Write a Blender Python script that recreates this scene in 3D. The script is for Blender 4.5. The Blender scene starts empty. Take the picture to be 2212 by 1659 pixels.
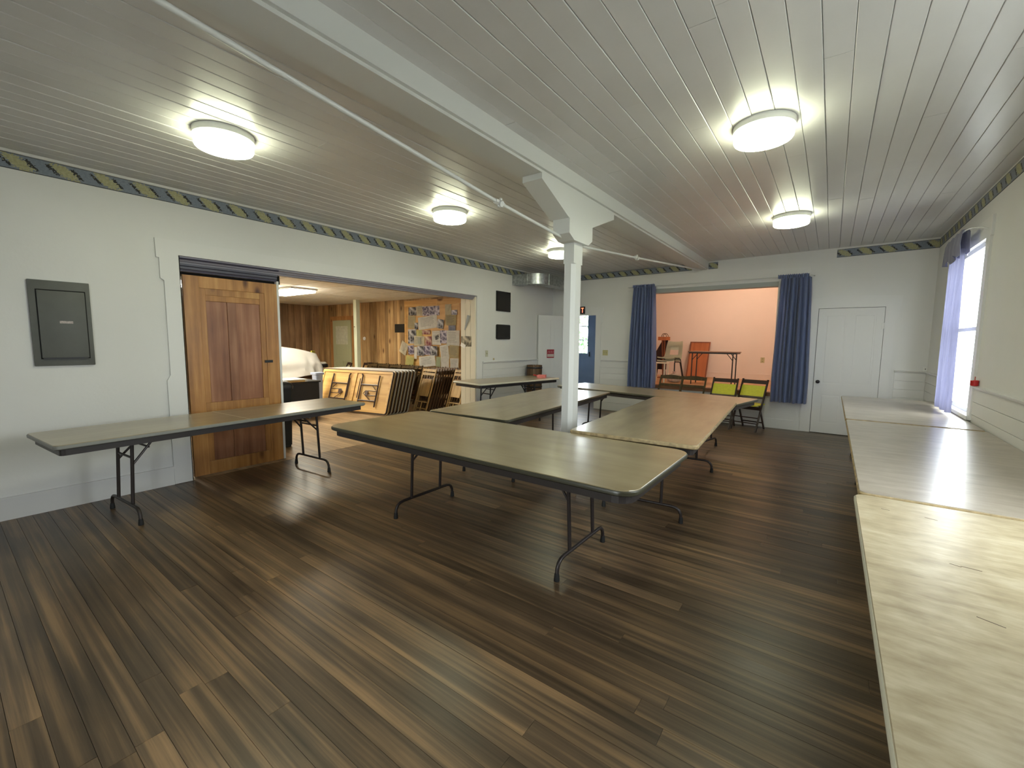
import bpy, bmesh, math, random
from mathutils import Vector, Matrix
random.seed(7)
PI = math.pi
S = bpy.context.scene
C = S.collection

# ------------------------------------------------------------------ camera
cd = bpy.data.cameras.new('camera'); cam = bpy.data.objects.new('camera', cd); C.objects.link(cam)
_y, _p, _r = .63425, -.099055, .009234
fw = Vector((-math.sin(_y)*math.cos(_p), math.cos(_y)*math.cos(_p), math.sin(_p)))
rt = Vector((math.cos(_y), math.sin(_y), 0)); up = rt.cross(fw)
ri = math.cos(_r)*rt + math.sin(_r)*up; ui = -math.sin(_r)*rt + math.cos(_r)*up
cam.matrix_world = Matrix(((ri.x, ui.x, -fw.x, 0), (ri.y, ui.y, -fw.y, 0), (ri.z, ui.z, -fw.z, 1.47), (0, 0, 0, 1)))
cd.sensor_width = 36; cd.lens = 934.1/2212*36; cd.clip_start = .02; cd.clip_end = 200
S.camera = cam

# ------------------------------------------------------------------ world, lights, exposure
W = bpy.data.worlds.new('world'); S.world = W; W.use_nodes = True
bg = W.node_tree.nodes['Background']; bg.inputs[0].default_value = (.94, .96, 1, 1); bg.inputs[1].default_value = 12
S.view_settings.view_transform = 'Standard'; S.view_settings.look = 'None'
S.view_settings.exposure = 0.72; S.view_settings.gamma = 1; S.view_settings.use_curve_mapping = False
LAMP = 17.0          # radiance of the ceiling drums
FLUOR = 27.0
BULB = 600.0

def portal(name, loc, rot, sx, sy):
    l = bpy.data.lights.new(name, 'AREA'); l.shape = 'RECTANGLE'; l.size = sx; l.size_y = sy
    l.cycles.is_portal = True
    o = bpy.data.objects.new(name, l); o.location = loc; o.rotation_euler = rot; C.objects.link(o)
portal('window_portal', (1.29, 6.70, 1.64), (0, PI/2, 0), 1.72, 1.10)
portal('window_portal', (1.29, 2.40, 1.64), (0, PI/2, 0), 1.72, 1.00)
portal('window_portal', (-.9, -1.99, 1.64), (PI/2, 0, 0), 1.0, 1.72)  # portal for the added window behind the camera

# ------------------------------------------------------------------ helpers
def mkmat(name, col, rough=.6, metal=0, spec=.5, emis=None, estr=0, bump=0, bscale=60, var=0, vscale=4, vcol=None, coat=0, rnd=0, trans=0, vmap=(1, 1, 1)):
    m = bpy.data.materials.new(name); m.use_nodes = True; nt = m.node_tree; N = nt.nodes; L = nt.links
    b = N['Principled BSDF']; b.inputs['Base Color'].default_value = (*col, 1)
    b.inputs['Roughness'].default_value = rough; b.inputs['Metallic'].default_value = metal
    b.inputs['Specular IOR Level'].default_value = spec; b.inputs['Coat Weight'].default_value = coat
    b.inputs['Coat Roughness'].default_value = .25
    if trans: b.inputs['Transmission Weight'].default_value = trans
    if emis: b.inputs['Emission Color'].default_value = (*emis, 1); b.inputs['Emission Strength'].default_value = estr
    tc = N.new('ShaderNodeTexCoord'); mp = N.new('ShaderNodeMapping'); mp.inputs['Scale'].default_value = vmap
    L.new(tc.outputs['Object'], mp.inputs[0])
    src = None
    if var or vcol:
        n = N.new('ShaderNodeTexNoise'); n.inputs['Scale'].default_value = vscale; n.inputs['Detail'].default_value = 5
        L.new(mp.outputs[0], n.inputs['Vector'])
        r = N.new('ShaderNodeValToRGB'); r.color_ramp.elements[0].position = .35; r.color_ramp.elements[1].position = .68
        c2 = vcol or tuple(min(1, c*(1+var)) for c in col)
        r.color_ramp.elements[0].color = (*[c*(1-var) for c in col], 1); r.color_ramp.elements[1].color = (*c2, 1)
        L.new(n.outputs['Fac'], r.inputs[0]); src = r.outputs[0]
    if rnd:
        at = N.new('ShaderNodeAttribute'); at.attribute_name = 'rnd'
        mr = N.new('ShaderNodeMapRange'); mr.inputs['To Min'].default_value = 1-rnd; mr.inputs['To Max'].default_value = 1+rnd
        L.new(at.outputs['Fac'], mr.inputs[0])
        mx = N.new('ShaderNodeVectorMath'); mx.operation = 'SCALE'
        if src: L.new(src, mx.inputs[0])
        else: mx.inputs[0].default_value = col
        L.new(mr.outputs[0], mx.inputs['Scale']); src = mx.outputs[0]
    if src: L.new(src, b.inputs['Base Color'])
    if bump:
        n = N.new('ShaderNodeTexNoise'); n.inputs['Scale'].default_value = bscale; n.inputs['Detail'].default_value = 4
        L.new(tc.outputs['Object'], n.inputs['Vector'])
        bp = N.new('ShaderNodeBump'); bp.inputs['Strength'].default_value = bump; bp.inputs['Distance'].default_value = .01
        L.new(n.outputs['Fac'], bp.inputs['Height']); L.new(bp.outputs[0], b.inputs['Normal'])
    return m

def wood(name, dark, mid, light, axis='X', rough=.45, scale=3, rnd=.25, coat=0, stretch=18, bump=.15, spec=.5, knots=0, rv=.1, lo=.34, hi=.66):
    """grained wood; the grain runs along axis; attribute rnd gives each piece its own tone"""
    m = bpy.data.materials.new(name); m.use_nodes = True; nt = m.node_tree; N = nt.nodes; L = nt.links
    b = N['Principled BSDF']; b.inputs['Specular IOR Level'].default_value = spec
    b.inputs['Coat Weight'].default_value = coat; b.inputs['Coat Roughness'].default_value = .2
    tc = N.new('ShaderNodeTexCoord'); at = N.new('ShaderNodeAttribute'); at.attribute_name = 'rnd'
    add = N.new('ShaderNodeVectorMath'); add.operation = 'MULTIPLY_ADD'
    cmb = N.new('ShaderNodeCombineXYZ')
    for i in range(3): L.new(at.outputs['Fac'], cmb.inputs[i])
    L.new(cmb.outputs[0], add.inputs[0]); add.inputs[1].default_value = (13, 17, 23); L.new(tc.outputs['Object'], add.inputs[2])
    mp = N.new('ShaderNodeMapping'); sc = [stretch]*3; sc['XYZ'.index(axis)] = 1; mp.inputs['Scale'].default_value = sc
    L.new(add.outputs[0], mp.inputs[0])
    n1 = N.new('ShaderNodeTexNoise'); n1.inputs['Scale'].default_value = scale*.35; n1.inputs['Detail'].default_value = 7; n1.inputs['Roughness'].default_value = .62
    n2 = N.new('ShaderNodeTexNoise'); n2.inputs['Scale'].default_value = scale*.8; n2.inputs['Detail'].default_value = 3
    L.new(mp.outputs[0], n1.inputs['Vector']); L.new(add.outputs[0], n2.inputs['Vector'])
    mx0 = N.new('ShaderNodeMix'); mx0.data_type = 'FLOAT'; mx0.inputs[0].default_value = .35
    L.new(n1.outputs['Fac'], mx0.inputs[2]); L.new(n2.outputs['Fac'], mx0.inputs[3])
    r = N.new('ShaderNodeValToRGB'); e = r.color_ramp.elements
    e[0].position = lo; e[0].color = (*dark, 1); e[1].position = hi; e[1].color = (*light, 1)
    x = e.new(.5); x.color = (*mid, 1)
    L.new(mx0.outputs[0], r.inputs[0]); src = r.outputs[0]
    if knots:
        v = N.new('ShaderNodeTexVoronoi'); v.inputs['Scale'].default_value = knots
        mk = N.new('ShaderNodeMapping'); s2 = [2.2]*3; s2['XYZ'.index(axis)] = 1; mk.inputs['Scale'].default_value = s2
        L.new(add.outputs[0], mk.inputs[0]); L.new(mk.outputs[0], v.inputs['Vector'])
        kr = N.new('ShaderNodeValToRGB'); kr.color_ramp.elements[0].position = .05; kr.color_ramp.elements[1].position = .14
        kr.color_ramp.elements[0].color = (.25, .16, .1, 1); kr.color_ramp.elements[1].color = (1, 1, 1, 1)
        L.new(v.outputs['Distance'], kr.inputs[0])
        mm = N.new('ShaderNodeMix'); mm.data_type = 'RGBA'; mm.blend_type = 'MULTIPLY'; mm.inputs[0].default_value = 1
        L.new(src, mm.inputs[6]); L.new(kr.outputs[0], mm.inputs[7]); src = mm.outputs[2]
    if rnd:
        mr = N.new('ShaderNodeMapRange'); mr.inputs['To Min'].default_value = 1-rnd; mr.inputs['To Max'].default_value = 1+rnd
        L.new(at.outputs['Fac'], mr.inputs[0])
        mx = N.new('ShaderNodeVectorMath'); mx.operation = 'SCALE'; L.new(src, mx.inputs[0]); L.new(mr.outputs[0], mx.inputs['Scale']); src = mx.outputs[0]
    L.new(src, b.inputs['Base Color'])
    rr = N.new('ShaderNodeMapRange'); rr.inputs['To Min'].default_value = rough-rv; rr.inputs['To Max'].default_value = rough+rv
    L.new(n2.outputs['Fac'], rr.inputs[0]); L.new(rr.outputs[0], b.inputs['Roughness'])
    if bump:
        bp = N.new('ShaderNodeBump'); bp.inputs['Strength'].default_value = bump; bp.inputs['Distance'].default_value = .004
        L.new(n1.outputs['Fac'], bp.inputs['Height']); L.new(bp.outputs[0], b.inputs['Normal'])
    return m

def box(bm, x0, x1, y0, y1, z0, z1, M=None, bev=0):
    t = bmesh.new(); r = bmesh.ops.create_cube(t, size=1)
    for v in t.verts: v.co = Vector(((x0+x1)/2+v.co.x*(x1-x0), (y0+y1)/2+v.co.y*(y1-y0), (z0+z1)/2+v.co.z*(z1-z0)))
    if bev: bmesh.ops.bevel(t, geom=t.edges[:], offset=bev, segments=2, affect='EDGES', profile=.6)
    if M is not None: bmesh.ops.transform(t, matrix=M, verts=t.verts)
    join(bm, t)
def join(bm, t):
    me = bpy.data.meshes.new('tmp'); t.to_mesh(me); t.free(); bm.from_mesh(me); bpy.data.meshes.remove(me)
def prism(bm, pts, axis, a, b, M=None):
    """extrude the outline pts (two coordinates) from a to b along the axis"""
    t = bmesh.new()
    def co(p, s): return {'X': (s, p[0], p[1]), 'Y': (p[0], s, p[1]), 'Z': (p[0], p[1], s)}[axis]
    va = [t.verts.new(co(p, a)) for p in pts]; vb = [t.verts.new(co(p, b)) for p in pts]; n = len(pts)
    t.faces.new(va); t.faces.new(vb[::-1])
    for i in range(n): t.faces.new((va[i], vb[i], vb[(i+1) % n], va[(i+1) % n]))
    bmesh.ops.recalc_face_normals(t, faces=t.faces[:])
    if M is not None: bmesh.ops.transform(t, matrix=M, verts=t.verts)
    join(bm, t)
def tube(bm, pts, r, n=10, M=None):
    t = bmesh.new(); P = [Vector(p) for p in pts]; rings = []
    prev = None
    for i, p in enumerate(P):
        d = ((P[i+1]-p) if i < len(P)-1 else (p-P[i-1])).normalized()
        if 0 < i < len(P)-1: d = ((P[i+1]-p).normalized()+(p-P[i-1]).normalized()).normalized()
        a = prev if prev is not None else (Vector((0, 0, 1)) if abs(d.z) < .9 else Vector((1, 0, 0)))
        u = (a - d*a.dot(d)).normalized(); prev = u; v = d.cross(u)
        rr = r[i] if isinstance(r, (list, tuple)) else r
        rings.append([t.verts.new(p+rr*(math.cos(2*PI*k/n)*u+math.sin(2*PI*k/n)*v)) for k in range(n)])
    for i in range(len(P)-1):
        for k in range(n): t.faces.new((rings[i][k], rings[i][(k+1) % n], rings[i+1][(k+1) % n], rings[i+1][k]))
    t.faces.new(rings[0][::-1]); t.faces.new(rings[-1])
    bmesh.ops.recalc_face_normals(t, faces=t.faces[:])
    if M is not None: bmesh.ops.transform(t, matrix=M, verts=t.verts)
    join(bm, t)
def lathe(bm, prof, c, n=32, M=None):
    t = bmesh.new(); rings = []
    for r, z in prof: rings.append([t.verts.new((c[0]+r*math.cos(2*PI*k/n), c[1]+r*math.sin(2*PI*k/n), c[2]+z)) for k in range(n)])
    for i in range(len(prof)-1):
        for k in range(n): t.faces.new((rings[i][k], rings[i][(k+1) % n], rings[i+1][(k+1) % n], rings[i+1][k]))
    t.faces.new(rings[0][::-1]); t.faces.new(rings[-1])
    bmesh.ops.recalc_face_normals(t, faces=t.faces[:])
    if M is not None: bmesh.ops.transform(t, matrix=M, verts=t.verts)
    join(bm, t)
def rrect(x0, x1, y0, y1, r, n=6):
    out = []
    for cx, cy, a in ((x1-r, y0+r, -PI/2), (x1-r, y1-r, 0), (x0+r, y1-r, PI/2), (x0+r, y0+r, PI)):
        for k in range(n+1): out.append((cx+r*math.cos(a+PI/2*k/n), cy+r*math.sin(a+PI/2*k/n)))
    return out
def slab(bm, levels, n=6):
    """levels: (x0,x1,y0,y1,r,z) rounded rectangles stacked into one closed body"""
    t = bmesh.new(); rings = [[t.verts.new((x, y, L[5])) for x, y in rrect(*L[:5], n)] for L in levels]
    k = len(rings[0])
    for a, b in zip(rings, rings[1:]):
        for i in range(k): t.faces.new((a[i], a[(i+1) % k], b[(i+1) % k], b[i]))
    t.faces.new(rings[0][::-1]); t.faces.new(rings[-1])
    bmesh.ops.recalc_face_normals(t, faces=t.faces[:]); join(bm, t)
def B(): return bmesh.new()
def obj(name, bm, mat, parent=None, smooth=False, rnd=None, kind=None, label=None):
    me = bpy.data.meshes.new(name); bm.to_mesh(me); bm.free(); me.materials.append(mat)
    if smooth:
        me.polygons.foreach_set('use_smooth', [True]*len(me.polygons))
        me.set_sharp_from_angle(angle=math.radians(40))
    if rnd is not None:
        a = me.attributes.new('rnd', 'FLOAT', 'FACE'); n = len(me.polygons)
        a.data.foreach_set('value', [rnd]*n if not isinstance(rnd, list) else rnd)
    o = bpy.data.objects.new(name, me); C.objects.link(o)
    if parent is not None: o.parent = parent
    if kind: o['kind'] = kind
    if label: o['label'] = label
    return o
def tag(o, label, cat, group=None):
    o['label'] = label; o['category'] = cat
    if group: o['group'] = group
    return o
def thing(name, label, cat, loc=(0, 0, 0), rz=0, group=None, rx=0):
    o = bpy.data.objects.new(name, None); o.empty_display_size = .1; C.objects.link(o); o.location = loc; o.rotation_euler = (rx, 0, rz)
    return tag(o, label, cat, group)
def struct(name, bm, mat, **k):
    return obj(name, bm, mat, kind='structure', **k)
def dup(root, loc, rz, label, rx=None):
    r = root.copy(); C.objects.link(r); r.location = loc
    r.rotation_euler = (root.rotation_euler.x if rx is None else rx, 0, rz); r['label'] = label
    for ch in list(root.children):
        c = ch.copy(); C.objects.link(c); c.parent = r
        for g in list(ch.children):
            d = g.copy(); C.objects.link(d); d.parent = c
    return r

# ------------------------------------------------------------------ materials
white = mkmat('wall_paint', (.72, .715, .70), .55, bump=.08, bscale=35, var=.02, vscale=1.5)
trimw = mkmat('trim_paint', (.73, .725, .715), .42, bump=.03, bscale=20)
ceilp = mkmat('ceiling_paint', (.66, .65, .65), .34, bump=.06, bscale=18, var=.03, vscale=2, rnd=.03)
beamp = mkmat('beam_paint', (.66, .67, .655), .4, bump=.05, bscale=15)
dark = mkmat('dark_gap', (.008, .008, .008), .9)
black = mkmat('black_metal', (.012, .012, .013), .45)
steel = mkmat('galvanised_steel', (.42, .44, .45), .36, metal=.9, var=.25, vscale=22)
greym = mkmat('panel_grey', (.10, .103, .093), .5, bump=.05, bscale=120, var=.08, vscale=6)
legm = mkmat('leg_bronze', (.035, .027, .025), .38, metal=.3)
apronm = mkmat('apron_brown_grey', (.034, .028, .026), .4)
edgem = mkmat('vinyl_edge_olive', (.045, .042, .025), .35)
edgeg = mkmat('vinyl_edge_grey', (.2, .2, .18), .45)
edgew = mkmat('vinyl_edge_cream', (.55, .53, .42), .45)
edgeo = mkmat('worn_wood_edge', (.35, .26, .13), .6, var=.3, vscale=30)
rubber = mkmat('black_rubber', (.01, .01, .01), .7)
floorw = wood('floor_wood', (.034, .022, .013), (.105, .068, .038), (.27, .165, .08), 'X', .35, 1.6, .28, stretch=48, bump=.12, rv=.05)
floor_lit = wood('annex_floor_wood_lit', (.2, .13, .07), (.33, .23, .13), (.46, .33, .2), 'X', .36, 2.2, .25, stretch=16, bump=.1)  # hall boards made lighter, with the warm room light put into the colour
topA = wood('tabletop_laminate', (.20, .155, .08), (.29, .235, .13), (.38, .32, .195), 'X', .285, 3.4, .1, lo=.24, hi=.76, stretch=7, bump=.012, rv=0, coat=.5)
topB = wood('tabletop_laminate_grey', (.22, .18, .135), (.34, .295, .235), (.48, .43, .36), 'Y', .285, 9, .08, lo=.22, hi=.78, stretch=6, bump=.02, rv=0, coat=.5)
topC = wood('tabletop_laminate_cream', (.22, .165, .09), (.39, .325, .205), (.56, .50, .36), 'Y', .31, 17, .06, lo=.24, hi=.76, stretch=4.5, bump=.15, rv=.0)
fir = wood('fir_door_wood', (.24, .095, .025), (.42, .19, .05), (.58, .31, .10), 'Z', .40, 2.4, .22, coat=.25, bump=.05, knots=1.6)
firred = wood('fir_panel_red', (.17, .06, .025), (.27, .11, .05), (.40, .19, .10), 'Z', .40, 2.4, .2, coat=.35, bump=.05)
plank = wood('wall_planks', (.22, .12, .045), (.40, .24, .10), (.58, .40, .19), 'Z', .5, 2.2, .35, bump=.1, knots=1.5)
plankd = wood('wall_planks_brown', (.14, .075, .035), (.24, .14, .07), (.36, .23, .12), 'Z', .5, 2.2, .35, bump=.1, knots=1.5)
ply = wood('plywood_underside', (.42, .23, .06), (.58, .35, .11), (.70, .46, .17), 'X', .5, 1.6, .08, bump=.05)
pine = wood('knotty_pine_board', (.42, .22, .06), (.55, .31, .10), (.66, .42, .16), 'X', .5, 1.5, .1, knots=1.2)
pinec = wood('pine_casing', (.30, .12, .03), (.42, .20, .06), (.55, .30, .10), 'Z', .5, 1.5, .2, knots=2.5)
chairw = wood('chair_wood_honey', (.28, .17, .06), (.42, .27, .10), (.55, .38, .16), 'Z', .45, 3, .2)
chairo = wood('chair_wood_olive', (.035, .02, .007), (.06, .037, .012), (.10, .06, .022), 'Z', .5, 3, .2, spec=.25)
chaird = mkmat('chair_wood_dark', (.03, .012, .01), .4)
brownd = wood('dark_brown_wood', (.06, .03, .012), (.11, .055, .022), (.18, .1, .04), 'Z', .5, 3, .2)
yellow = mkmat('yellow_vinyl', (.62, .60, .045), .4, var=.06, vscale=30)
peach = mkmat('stage_plaster', (.84, .73, .65), .6, var=.02, vscale=1.5)
stagef = wood('stage_floor_wood', (.45, .22, .09), (.58, .31, .14), (.68, .40, .2), 'X', .4, 2, .15)
redpanel = wood('red_hardboard', (.34, .10, .03), (.46, .15, .05), (.56, .22, .08), 'Z', .5, 1.4, 0)
redframe = wood('red_hardboard_frame', (.16, .045, .02), (.22, .07, .03), (.3, .1, .04), 'Z', .45, 1.4, 0)
tilem = mkmat('ceiling_tile', (.88, .86, .78), .8, var=.03, vscale=9, bump=.2, bscale=90)
gridm = mkmat('tile_joint', (.16, .12, .07), .8)
creamw = mkmat('cream_groove_board', (.74, .69, .55), .5)
greenpost = mkmat('pale_green_paint', (.62, .66, .50), .45)
clothw = mkmat('white_sheet', (.46, .45, .42), .85, bump=.1, bscale=80, var=.04, vscale=3)
shell = mkmat('cream_plastic', (.62, .64, .50), .4)
red = mkmat('red_plastic', (.5, .012, .012), .35)
pinkp = mkmat('pink_plastic', (.72, .20, .18), .45, var=.15, vscale=40)
bluedoor = mkmat('blue_grey_door_paint', (.20, .26, .36), .45, var=.06, vscale=3)
trackm = mkmat('track_blue_black', (.05, .05, .09), .3, spec=.7)
knobm = mkmat('black_knob', (.006, .005, .006), .25)
beige = mkmat('beige_switch_plastic', (.50, .46, .24), .4)
white_pl = mkmat('white_plastic', (.75, .75, .72), .4)
grass = mkmat('gravel_yard', (.36, .36, .33), .9, var=.15, vscale=3)
leafy = mkmat('shrub_leaf', (.08, .25, .06), .7, var=.4, vscale=9)

def lampmat(name, col, s):
    m = bpy.data.materials.new(name); m.use_nodes = True; b = m.node_tree.nodes['Principled BSDF']
    b.inputs['Base Color'].default_value = (.8, .8, .75, 1); b.inputs['Emission Color'].default_value = (*col, 1); b.inputs['Emission Strength'].default_value = s
    b.inputs['Roughness'].default_value = .3
    return m
lampm = lampmat('lamp_diffuser', (.96, 1.0, .70), LAMP)
fluom = lampmat('fluorescent_diffuser', (1, .92, .74), FLUOR)
bulbm = lampmat('warm_bulb', (1, .70, .50), BULB)
exitm = lampmat('exit_letters', (1, .12, .03), 1.2)

def glassmat():
    m = bpy.data.materials.new('window_glass'); m.use_nodes = True; nt = m.node_tree; N = nt.nodes
    N.remove(N['Principled BSDF']); o = N['Material Output']
    t = N.new('ShaderNodeBsdfTransparent'); t.inputs[0].default_value = (.95, .98, .97, 1)
    g = N.new('ShaderNodeBsdfGlossy'); g.inputs['Roughness'].default_value = .02
    mx = N.new('ShaderNodeMixShader'); mx.inputs[0].default_value = .05; nt.links.new(t.outputs[0], mx.inputs[1]); nt.links.new(g.outputs[0], mx.inputs[2])
    nt.links.new(mx.outputs[0], o.inputs[0]); return m
glass = glassmat()

def fabricmat(name, c1, c2, transl=.25):
    m = bpy.data.materials.new(name); m.use_nodes = True; nt = m.node_tree; N = nt.nodes; L = nt.links
    b = N['Principled BSDF']; b.inputs['Roughness'].default_value = .8; b.inputs['Sheen Weight'].default_value = .3
    tc = N.new('ShaderNodeTexCoord'); mp = N.new('ShaderNodeMapping'); mp.inputs['Scale'].default_value = (60, 60, 6)
    n = N.new('ShaderNodeTexNoise'); n.inputs['Scale'].default_value = 1; L.new(tc.outputs['Object'], mp.inputs[0]); L.new(mp.outputs[0], n.inputs['Vector'])
    r = N.new('ShaderNodeMix'); r.data_type = 'RGBA'; r.inputs[6].default_value = (*c1, 1); r.inputs[7].default_value = (*c2, 1)
    L.new(n.outputs['Fac'], r.inputs[0]); L.new(r.outputs[2], b.inputs['Base Color'])
    t = N.new('ShaderNodeBsdfTranslucent'); L.new(r.outputs[2], t.inputs[0])
    mx = N.new('ShaderNodeMixShader'); mx.inputs[0].default_value = transl
    L.new(b.outputs[0], mx.inputs[1]); L.new(t.outputs[0], mx.inputs[2]); L.new(mx.outputs[0], N['Material Output'].inputs[0]); return m
curtm = fabricmat('blue_curtain_cloth', (.24, .30, .50), (.36, .43, .68), .1)
curtw = fabricmat('lavender_curtain_cloth', (.20, .20, .29), (.30, .30, .42), .28)

def bordermat():
    """printed wallpaper border: yellow leaves on blue-grey between black rules (UV in metres, v 0..1)"""
    m = bpy.data.materials.new('wallpaper_border'); m.use_nodes = True; nt = m.node_tree; N = nt.nodes; L = nt.links
    b = N['Principled BSDF']; b.inputs['Roughness'].default_value = .6
    uv = N.new('ShaderNodeUVMap'); sp = N.new('ShaderNodeSeparateXYZ'); L.new(uv.outputs[0], sp.inputs[0])
    def M(op, a, c=None, d=None):
        n = N.new('ShaderNodeMath'); n.operation = op
        for i, q in enumerate((a, c, d)):
            if q is None: continue
            if isinstance(q, (int, float)): n.inputs[i].default_value = q
            else: L.new(q, n.inputs[i])
        return n.outputs[0]
    ns = N.new('ShaderNodeTexNoise'); ns.inputs['Scale'].default_value = 75; ns.inputs['Detail'].default_value = 2
    sc = N.new('ShaderNodeMapping'); sc.inputs['Scale'].default_value = (1, .12, 1); L.new(uv.outputs[0], sc.inputs[0]); L.new(sc.outputs[0], ns.inputs['Vector'])
    wob = M('MULTIPLY', M('SUBTRACT', ns.outputs['Fac'], .5), .11)
    u, v = sp.outputs[0], sp.outputs[1]
    y = M('MULTIPLY', M('SUBTRACT', v, .5), .12)
    us = M('ADD', u, M('MULTIPLY', y, .95))
    x = M('MULTIPLY', M('SUBTRACT', M('FRACT', M('DIVIDE', us, .262)), .5), .262)
    d = M('ADD', M('SQRT', M('ADD', M('POWER', M('DIVIDE', x, .062), 2), M('POWER', M('DIVIDE', y, .058), 2))), M('MULTIPLY', wob, 20))
    x2 = M('ADD', x, .012)
    d2 = M('ADD', M('SQRT', M('ADD', M('POWER', M('DIVIDE', x2, .085), 2), M('POWER', M('DIVIDE', y, .05), 2))), M('MULTIPLY', wob, 9))
    leaf = M('LESS_THAN', d, 1.0)
    shade = M('MULTIPLY', M('LESS_THAN', M('ABSOLUTE', M('SUBTRACT', M('ABSOLUTE', M('ADD', x, M('MULTIPLY', wob, .8))), .072)), .012), M('LESS_THAN', M('ABSOLUTE', M('ADD', y, M('MULTIPLY', wob, .6))), .034))
    rule = M('GREATER_THAN', M('ABSOLUTE', M('SUBTRACT', v, .5)), .455)
    def mixc(f, a, c):
        q = N.new('ShaderNodeMix'); q.data_type = 'RGBA'; L.new(f, q.inputs[0])
        for i, w in ((6, a), (7, c)):
            if isinstance(w, tuple): q.inputs[i].default_value = (*w, 1)
            else: L.new(w, q.inputs[i])
        return q.outputs[2]
    n3 = N.new('ShaderNodeTexNoise'); n3.inputs['Scale'].default_value = 60; L.new(sc.outputs[0], n3.inputs['Vector'])
    blue = mixc(n3.outputs['Fac'], (.13, .16, .21), (.25, .28, .34)); yel = mixc(n3.outputs['Fac'], (.24, .23, .11), (.52, .49, .30))
    c = mixc(leaf, blue, yel); c = mixc(shade, c, (.02, .02, .02)); c = mixc(rule, c, (.025, .03, .035))
    L.new(c, b.inputs['Base Color']); return m
borderm = bordermat()

def photomat(name, a, c, s=16):
    m = bpy.data.materials.new(name); m.use_nodes = True; nt = m.node_tree; N = nt.nodes; L = nt.links
    b = N['Principled BSDF']; b.inputs['Roughness'].default_value = .4
    tc = N.new('ShaderNodeTexCoord'); v = N.new('ShaderNodeTexVoronoi'); v.inputs['Scale'].default_value = s; L.new(tc.outputs['Object'], v.inputs['Vector'])
    n = N.new('ShaderNodeTexNoise'); n.inputs['Scale'].default_value = s*1.3; L.new(tc.outputs['Object'], n.inputs['Vector'])
    mx = N.new('ShaderNodeMath'); mx.operation = 'MULTIPLY'; L.new(v.outputs['Distance'], mx.inputs[0]); L.new(n.outputs['Fac'], mx.inputs[1])
    r = N.new('ShaderNodeValToRGB'); r.color_ramp.elements[0].color = (*a, 1); r.color_ramp.elements[1].color = (*c, 1)
    r.color_ramp.elements[0].position = .12; r.color_ramp.elements[1].position = .42
    L.new(mx.outputs[0], r.inputs[0]); L.new(r.outputs[0], b.inputs['Base Color']); return m

# ------------------------------------------------------------------ room sizes
XL, XR, YB, YF = -5.254, 1.15, 8.72, -1.9
def CZ(x): return 2.915+(x-XL)*.0135

def wallbox(bm, axis, s0, s1, u0, u1, z0, z1, holes):
    """wall slab between s0..s1 on its normal axis, u0..u1 along, with rectangular holes (u0,u1,z0,z1)"""
    us = sorted({u0, u1, *[h[0] for h in holes], *[h[1] for h in holes]})
    for a, b in zip(us, us[1:]):
        if b-a < 1e-6: continue
        zs = [(h[2], h[3]) for h in holes if h[0] <= a+1e-6 and h[1] >= b-1e-6]; zs.sort(); z = z0
        for q0, q1 in zs+[(z1, z1)]:
            if q0-z > 1e-6:
                if axis == 'X': box(bm, s0, s1, a, b, z, q0)
                else: box(bm, a, b, s0, s1, z, q0)
            z = max(z, q1)

# floor with individual boards
f = B(); box(f, XL-.4, XR+.15, YF-.1, YB+.1, -.14, -.022)
floor = struct('floor', f, dark)
ROW = .0875
stf = B(); stfr = []
k = -24
while True:
    y0 = .0835-.0875+ROW*k; y1 = y0+ROW-.0016
    if y0 > YB: break
    x = XL; first = True
    single = 0 < y0 < 5.0
    while x < XR:
        L_ = random.uniform(.9, 3.4) if first else random.uniform(1.8, 4.2)
        x1 = min(XR, x+L_)
        if XR-x1 < .5: x1 = XR
        dz = random.uniform(-.0005, .0005)
        if single:
            bb = B(); box(bb, x+.0006, x1-.0006, y0, min(y1, YB), -.022, dz)
            obj('floor_board', bb, floorw, floor, rnd=random.random())
        else:
            n0 = len(stf.faces); box(stf, x+.0006, x1-.0006, y0, min(y1, YB), -.022, dz); stf.faces.ensure_lookup_table(); stfr += [random.random()]*6
        x = x1; first = False
    k += 1
obj('floor_board', stf, floorw, floor, rnd=stfr, kind='stuff')

# annex floor (continues through the wide opening)
f = B(); box(f, -12.7, XL-.4, -.2, 7.4, -.14, -.022); annex_floor = struct('floor', f, dark)
st = B(); rr = []
k = 0
while True:
    y0 = .0+ROW*k; y1 = y0+ROW-.002
    if y0 > 7.2: break
    x = -12.6
    while x < XL-.003:
        x1 = min(XL-.003, x+random.uniform(1, 3)); box(st, x+.001, x1-.001, y0, min(y1, 7.2), -.022, 0); rr += [random.random()]*6; x = x1
    k += 1
obj('floor_board', st, floor_lit, annex_floor, rnd=rr, kind='stuff')

# ceiling with boards running away from the camera
c = B(); box(c, XL-.4, XR+.2, YF-.1, YB+.2, 3.03, 3.12); ceiling = struct('ceiling', c, ceilp)
x = XL
while x < XR-.01:
    x1 = min(XR, x+.1312); z = CZ((x+x1)/2)
    cuts = [YF, random.uniform(1.5, 4.5), random.uniform(5, 7.8), YB] if random.random() < .6 else [YF, random.uniform(2, 7), YB]
    for a, b in zip(cuts, cuts[1:]):
        bb = B(); dz = random.uniform(-.0012, .0012)
        prism(bb, [(x+.0012, z+.03), (x+.0012, z+.003+dz), (x+.004, z+dz), (x1-.004, z+dz), (x1-.0012, z+.003+dz), (x1-.0012, z+.03)], 'Y', a+.0008, b-.0008)
        obj('ceiling_board', bb, ceilp, ceiling, rnd=random.random())
    x = x1

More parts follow.
